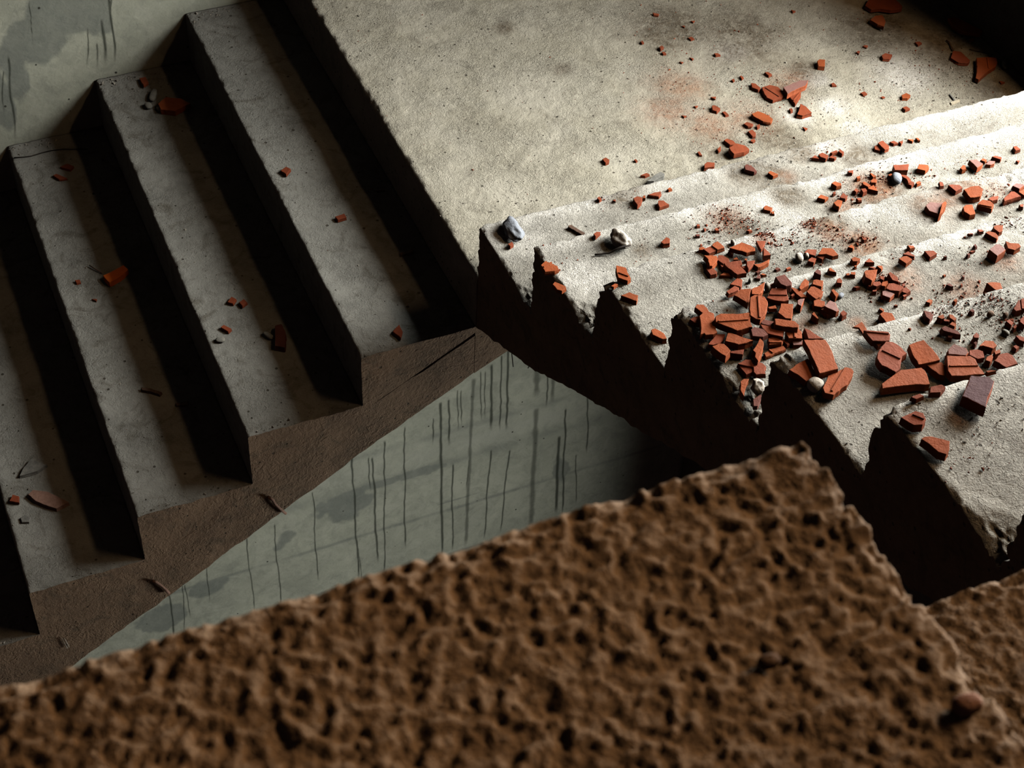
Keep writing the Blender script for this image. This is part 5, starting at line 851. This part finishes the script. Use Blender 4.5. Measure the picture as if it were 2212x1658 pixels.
def back_wall(name, dx, dz, upper):
    xs = np.array(spans(*dx)); zs = np.array(spans(*dz)); x0, x1, z0, z1 = xs[0], xs[-1], zs[0], zs[-1]
    X, Z = np.meshgrid(xs, zs); P = np.stack([X.ravel(), np.full(X.size, WB), Z.ravel()], 1)
    A = wall_stains(P, upper)
    P[:, 1] += fbm(P, 6, 3, 51.0)*0.002 - 0.003
    n = len(xs); m = len(zs)
    V = P.tolist(); nn = len(V)
    i = np.arange(m-1)[:, None]; j = np.arange(n-1)[None, :]
    a = i*n+j; F = np.stack([a, a+1, a+n+1, a+n], -1).reshape(-1, 4).tolist()
    # depth behind the face so the wall is solid
    b = [(x0, WB+0.2, z0), (x1, WB+0.2, z0), (x1, WB+0.2, z1), (x0, WB+0.2, z1)]
    V += b
    F.append([nn+3, nn+2, nn+1, nn])
    F.append(list(range(0, n))[::-1] + [nn, nn+1]); F.append(list(range((m-1)*n, m*n)) + [nn+2, nn+3])
    F.append([q*n for q in range(m)] + [nn+3, nn]); F.append([q*n+n-1 for q in range(m)][::-1] + [nn+1, nn+2])
    A = np.vstack([A, np.zeros((4, 3))])
    o = mesh_obj(name, V, F, M['wall'], None, attr=A)
    sm = [True]*len(F)
    for q in range(5): sm[-1-q] = False
    o.data.polygons.foreach_set('use_smooth', sm)
    tag(o, kind='structure'); return o
back_wall('wall_back', [(-2.6, -1.1, 0.03), (-1.1, 0.0, 0.003), (0.0, 1.78, 0.03)], [(-1.5, -0.7, 0.05), (-0.7, 0.3, 0.010), (0.3, 4.3, 0.1)], True)
back_wall('wall_back_lower', [(-2.6, -1.1, 0.03), (-1.1, 1.6, 0.0024), (1.6, 1.78, 0.03)], [(-4.0, -3.4, 0.05), (-3.4, -1.85, 0.0085), (-1.85, -1.5, 0.05)], False)

def boxes(name, bs, mat, structure=True):
    V = []; F = []
    for (x0, x1, y0, y1, z0, z1) in bs:
        n = len(V)
        V += [(x0,y0,z0),(x1,y0,z0),(x1,y1,z0),(x0,y1,z0),(x0,y0,z1),(x1,y0,z1),(x1,y1,z1),(x0,y1,z1)]
        F += [(n,n+3,n+2,n+1),(n+4,n+5,n+6,n+7),(n,n+1,n+5,n+4),(n+1,n+2,n+6,n+5),(n+2,n+3,n+7,n+6),(n+3,n,n+4,n+7)]
    o = mesh_obj(name, V, F, mat)
    if structure: tag(o, kind='structure')
    return o
XW = XR + 0.002
WY0, WY1, WZ0, WZ1 = -1.6, 0.15, 0.35, 2.75     # window beside the bright flight
LY0, LY1, LZ0, LZ1 = -1.35, -0.35, -2.9, -1.6         # window of the storey below
boxes('wall_right', [
  (XW, XW+0.25, -4.0, WB+0.2, 4.1, 4.3), (XW, XW+0.25, -4.0, WB+0.2, WZ1, 3.2),
  (XW, XW+0.25, -4.0, -2.4, 3.2, 4.1), (XW, XW+0.25, -1.0, WB+0.2, 3.2, 4.1), (XW, XW+0.25, -4.0, WY0, WZ0, WZ1), (XW, XW+0.25, WY1, WB+0.2, WZ0, WZ1),  # leaves a high opening, added only to let the warm fill in
  (XW, XW+0.25, -4.0, WB+0.2, LZ1, WZ0), (XW, XW+0.25, -4.0, LY0, LZ0, LZ1), (XW, XW+0.25, LY1, WB+0.2, LZ0, LZ1),
  (XW, XW+0.25, -4.0, WB+0.2, -4.0, LZ0)], M['plain'])

boxes('ceiling', [(-2.6, XW+0.25, -4.0, WB+0.2, 4.3, 4.45)], M['plain'])
# ------------------------------------------------------------------ broken tile, stones and scraps
def ccw(pts):
    s = sum(pts[i][0]*pts[(i+1) % len(pts)][1]-pts[(i+1) % len(pts)][0]*pts[i][1] for i in range(len(pts)))
    return pts if s > 0 else pts[::-1]
def jag(pts, rng, step=0.007, amp=0.0007):
    out = []
    n = len(pts)
    for i in range(n):
        a = Vector(pts[i]); b = Vector(pts[(i+1) % n]); L = (b-a).length
        k = max(1, int(L/step)); nn = Vector((-(b-a).y, (b-a).x))/max(L, 1e-6)
        out.append(a)
        bow = rng.uniform(-0.03, 0.03)*L
        for q in range(1, k):
            t = q/k; out.append(a.lerp(b, t) + nn*(rng.uniform(-amp, amp) + bow*4*t*(1-t)))
    return out
def inset(pts, d):
    n = len(pts); out = []
    for i in range(n):
        a, b, c = pts[i-1], pts[i], pts[(i+1) % n]
        e1 = (b-a).normalized(); e2 = (c-b).normalized()
        nn = Vector((-e1.y-e2.y, e1.x+e2.x))
        out.append(b + (nn.normalized()*d if nn.length > 1e-6 else nn))
    return out
NAMES = {'s': 'tile_shard', 'c': 'tile_chip', 'g': 'pebble', 'w': 'wood_scrap', 'r': 'rubble_chunk'}
CATS = {'s': 'tile shard', 'c': 'tile chip', 'g': 'pebble', 'w': 'wood scrap', 'r': 'rubble'}
def surf_name(s):
    if s[0] == 'land': return 'the landing'
    return ('the bright flight' if s[0] == 'R' else 'the dark flight')
def plate(it, rng):
    kind, tint, label, sf, org, th, top, a, b, P, G = it
    th /= 1000; top /= 1000
    pts = [Vector((x/1000, y/1000)) for x, y in ccw(P)]
    big = max(p.length for p in pts)
    ring = jag(pts, rng, 0.007 if big > 0.018 else 0.02)
    if kind == 'w': th = min(th, top)
    n = len(ring)
    z = lambda p: top + a*p.x + b*p.y
    inn = inset(ring, 0.0007 if big > 0.01 else 0.0004)
    bot = []
    out = rng.uniform(0.0002, 0.0016)
    lo = inset(ring, -out)
    mid = inset(ring, rng.uniform(-0.0012, 0.0006))
    V = [(p.x, p.y, max(0.0, z(p)-th)) for p in lo]
    V += [(p.x, p.y, max(0.0, z(p)-th*rng.uniform(0.45, 0.55))) for p in mid]
    V += [(p.x, p.y, z(p)-0.0006) for p in ring]
    V += [(p.x, p.y, z(p)) for p in inn]
    F = [tuple(range(n))[::-1]]
    for L in range(3):
        for i in range(n):
            F.append((L*n+i, L*n+(i+1) % n, (L+1)*n+(i+1) % n, (L+1)*n+i))
    F.append(tuple(range(3*n, 4*n)))
    wmap = {'w': 'ww', 'g': 'wg', 'd': 'wd', 'r': 'wr'}
    mat = M[wmap[tint]] if kind == 'w' else M[tint]
    o = mesh_obj(NAMES[kind], V, F, mat, None, loc=org)
    if len(G) == 2:
        g0 = Vector((G[0][0]/1000, G[0][1]/1000)); g1 = Vector((G[1][0]/1000, G[1][1]/1000))
        g0, g1 = g0.lerp(g1, 0.06), g1.lerp(g0, 0.06)
        t = (g1-g0).normalized(); nn = Vector((-t.y, t.x))
        sec = [(-0.0026, -0.0006), (-0.0013, 0.0022), (0.0013, 0.0022), (0.0026, -0.0006)]
        V = []
        for g in (g0, g1):
            for (s, h) in sec:
                q = g + nn*s; V.append((q.x, q.y, z(q)+h))
        F = [(0, 1, 5, 4), (1, 2, 6, 5), (2, 3, 7, 6), (3, 0, 4, 7), (0, 3, 2, 1), (4, 5, 6, 7)]
        mesh_obj('ridge', V, F, mat, o)
    return o
def lump(it, rng):
    kind, tint, label, sf, org, th, top, a, b, P, G = it
    th /= 1000
    pts = np.array(P)/1000.0
    c = pts.mean(0); q = pts-c
    w, v = np.linalg.eigh(np.cov(q.T) + 1e-9*np.eye(2))
    e1, e2 = v[:, 1], v[:, 0]
    r1 = np.abs(q@e1).max(); r2 = np.abs(q@e2).max()
    bm = bmesh.new(); bmesh.ops.create_icosphere(bm, subdivisions=4 if kind == 'r' else 3, radius=1.0)
    S = np.array([tuple(x.co) for x in bm.verts])
    seed = rng.uniform(0, 50)
    if kind == 'r':
        # planar breaks
        for _ in range(9):
            d = np.array([rng.gauss(0, 1), rng.gauss(0, 1), rng.gauss(0.3, 0.7)]); d /= np.linalg.norm(d)
            lim = rng.uniform(0.62, 0.85); ex = np.clip(S@d - lim, 0, None); S = S - ex[:, None]*d[None, :]*0.9
        S = S*(1 + 0.16*fbm(S, 1.6, 4, seed)[:, None])
    else:
        S = np.sign(S)*np.abs(S)**0.8 * (1 + 0.08*fbm(S, 0.9, 2, seed)[:, None])
    X = S[:, 0:1]*r1*e1[None, :] + S[:, 1:2]*r2*e2[None, :]
    z = S[:, 2]*th*0.5; z = z - z.min() - th*0.02
    for k, x in enumerate(bm.verts): x.co = (X[k, 0]+c[0], X[k, 1]+c[1], z[k])
    me = bpy.data.meshes.new(NAMES[kind]); bm.to_mesh(me); bm.free()
    me.polygons.foreach_set('use_smooth', [True]*len(me.polygons))
    me.materials.append(M[{'w': 'sw', 'b': 'sb', 'g': 'sg', 'd': 'sd'}[tint]])
    o = bpy.data.objects.new(NAMES[kind], me); COL.objects.link(o); o.location = org
    return o
rng = random.Random(5)
for it in PIECES:
    o = lump(it, rng) if it[0] in 'gr' else plate(it, rng)
    sf = surf_name(it[3])
    grp = {'s': 'broken tile shards on ', 'c': 'small tile chips on ', 'g': 'pebbles on ', 'w': 'scraps of wood on ', 'r': 'rubble on '}[it[0]] + sf
    tag(o, it[2], CATS[it[0]], grp)
for k, (x, y, z, r, lab) in enumerate(FOREGROUND_PEBBLES):
    o = lump(('g', 'd' if k == 0 else 'r2', lab, None, (x, y, z-0.0022), r*1300, 0, 0, 0, [(-r*1000, -r*500), (r*1000, -r*600), (r*900, r*700), (-r*800, r*800)], []), rng) if k == 0 else None
    if o is None:
        M['sr2'] = M['upper']
        o = lump(('g', 'd', lab, None, (x, y, z-0.0022), r*1300, 0, 0, 0, [(-r*1000, -r*500), (r*1000, -r*600), (r*900, r*700), (-r*800, r*800)], []), rng)
        o.data.materials[0] = stone('pinkish_pebble', (0.32, 0.16, 0.11), (0.40, 0.22, 0.15))
    tag(o, lab, 'pebble')

# uncountable crumbs and grit, one object per colour
def crumbs(name, kind, mat, label, cat, seed):
    rs = np.random.RandomState(seed); V = []; F = []
    treads = [(0.0, 0.0, XR, 0.0, W)] + [(RZ[j], 0.0, XR, RY[j+1]+0.002, RY[j]-0.003) for j in range(7)] + [(LZ[k], LX[k]+0.003, LX[k-1]-0.002, 0.004, W-0.01) for k in range(1, 6)]
    def put(x, y, z, s):
        n0 = len(V); k = rs.randint(4, 6)
        ang = np.sort(rs.uniform(0, 2*np.pi, k)); rr = s*rs.uniform(0.6, 1.15, k); h = s*rs.uniform(0.5, 1.0)
        for t, q in zip(ang, rr): V.append((x+math.cos(t)*q, y+math.sin(t)*q, z-0.0004))
        dx, dy = rs.uniform(-0.3, 0.3, 2)*s
        for t, q in zip(ang, rr): V.append((x+dx+math.cos(t)*q*0.6, y+dy+math.sin(t)*q*0.6, z+h*rs.uniform(0.7, 1.1)))
        F.append(tuple(range(n0, n0+k))[::-1]); F.append(tuple(range(n0+k, n0+2*k)))
        for i in range(k): F.append((n0+i, n0+(i+1) % k, n0+k+(i+1) % k, n0+k+i))
    for (cx, cy, cz, sp, n, c) in CLUSTERS:
        if c != kind: continue
        tr = min(treads, key=lambda t: abs(t[0]-cz) + (0 if t[1]-0.02 <= cx <= t[2]+0.02 else 9) + (0 if t[3]-0.02 <= cy <= t[4]+0.02 else 9))
        for _ in range(int(n*2.8)):
            x, y = rs.normal(cx, sp*0.8), rs.normal(cy, sp*0.65)
            if not (tr[1] <= x <= tr[2] and tr[3] <= y <= tr[4]): continue
            put(x, y, tr[0], min(0.0045, 0.00115*rs.lognormal(0.1, 0.5)))
    # thin scatter everywhere
    for tr in treads:
        if tr[0] < -0.05 and kind == 'r': dens = 12
        else: dens = {'r': 90, 'g': 420}[kind]
        area_ = (tr[2]-tr[1])*(tr[4]-tr[3])
        for _ in range(int(dens*area_)):
            x = rs.uniform(tr[1], tr[2]); y = rs.uniform(tr[3], tr[4])
            put(x, y, tr[0], min(0.004, 0.0011*rs.lognormal(0.0, 0.5)))
    # dusty line of grit gathered at the back of each tread
    if kind == 'g':
        for tr in treads[1:8]:
            for _ in range(220):
                x = rs.uniform(0.02, XR); y = tr[3] + abs(rs.normal(0, 0.035))
                if y < tr[4]: put(x, y, tr[0], 0.0011*rs.lognormal(0.0, 0.45))
        for _ in range(500):
            x = rs.uniform(0.02, XR); y = abs(rs.normal(0, 0.06)); put(x, y, 0.0, 0.0011*rs.lognormal(0.0, 0.45))
        for tr in treads[8:]:
            for _ in range(70):
                put(rs.uniform(tr[1], tr[2]), W-0.012-abs(rs.normal(0, 0.02)), tr[0], 0.002*rs.lognormal(0.0, 0.5))
            for _ in range(25):
                put(rs.uniform(tr[1], tr[2]), 0.006+abs(rs.normal(0, 0.01)), tr[0], 0.0015*rs.lognormal(0.0, 0.5))
    o = mesh_obj(name, V, F, mat)
    tag(o, label, cat, kind='stuff')
crumbs('tile_crumbs', 'r', M['r'], 'fine red crumbs of crushed tile sprinkled over the bright steps and landing', 'crumbs', 3)
crumbs('grit', 'g', M['grit'], 'fine grey and cream grit strewn over landing and steps', 'grit', 4)
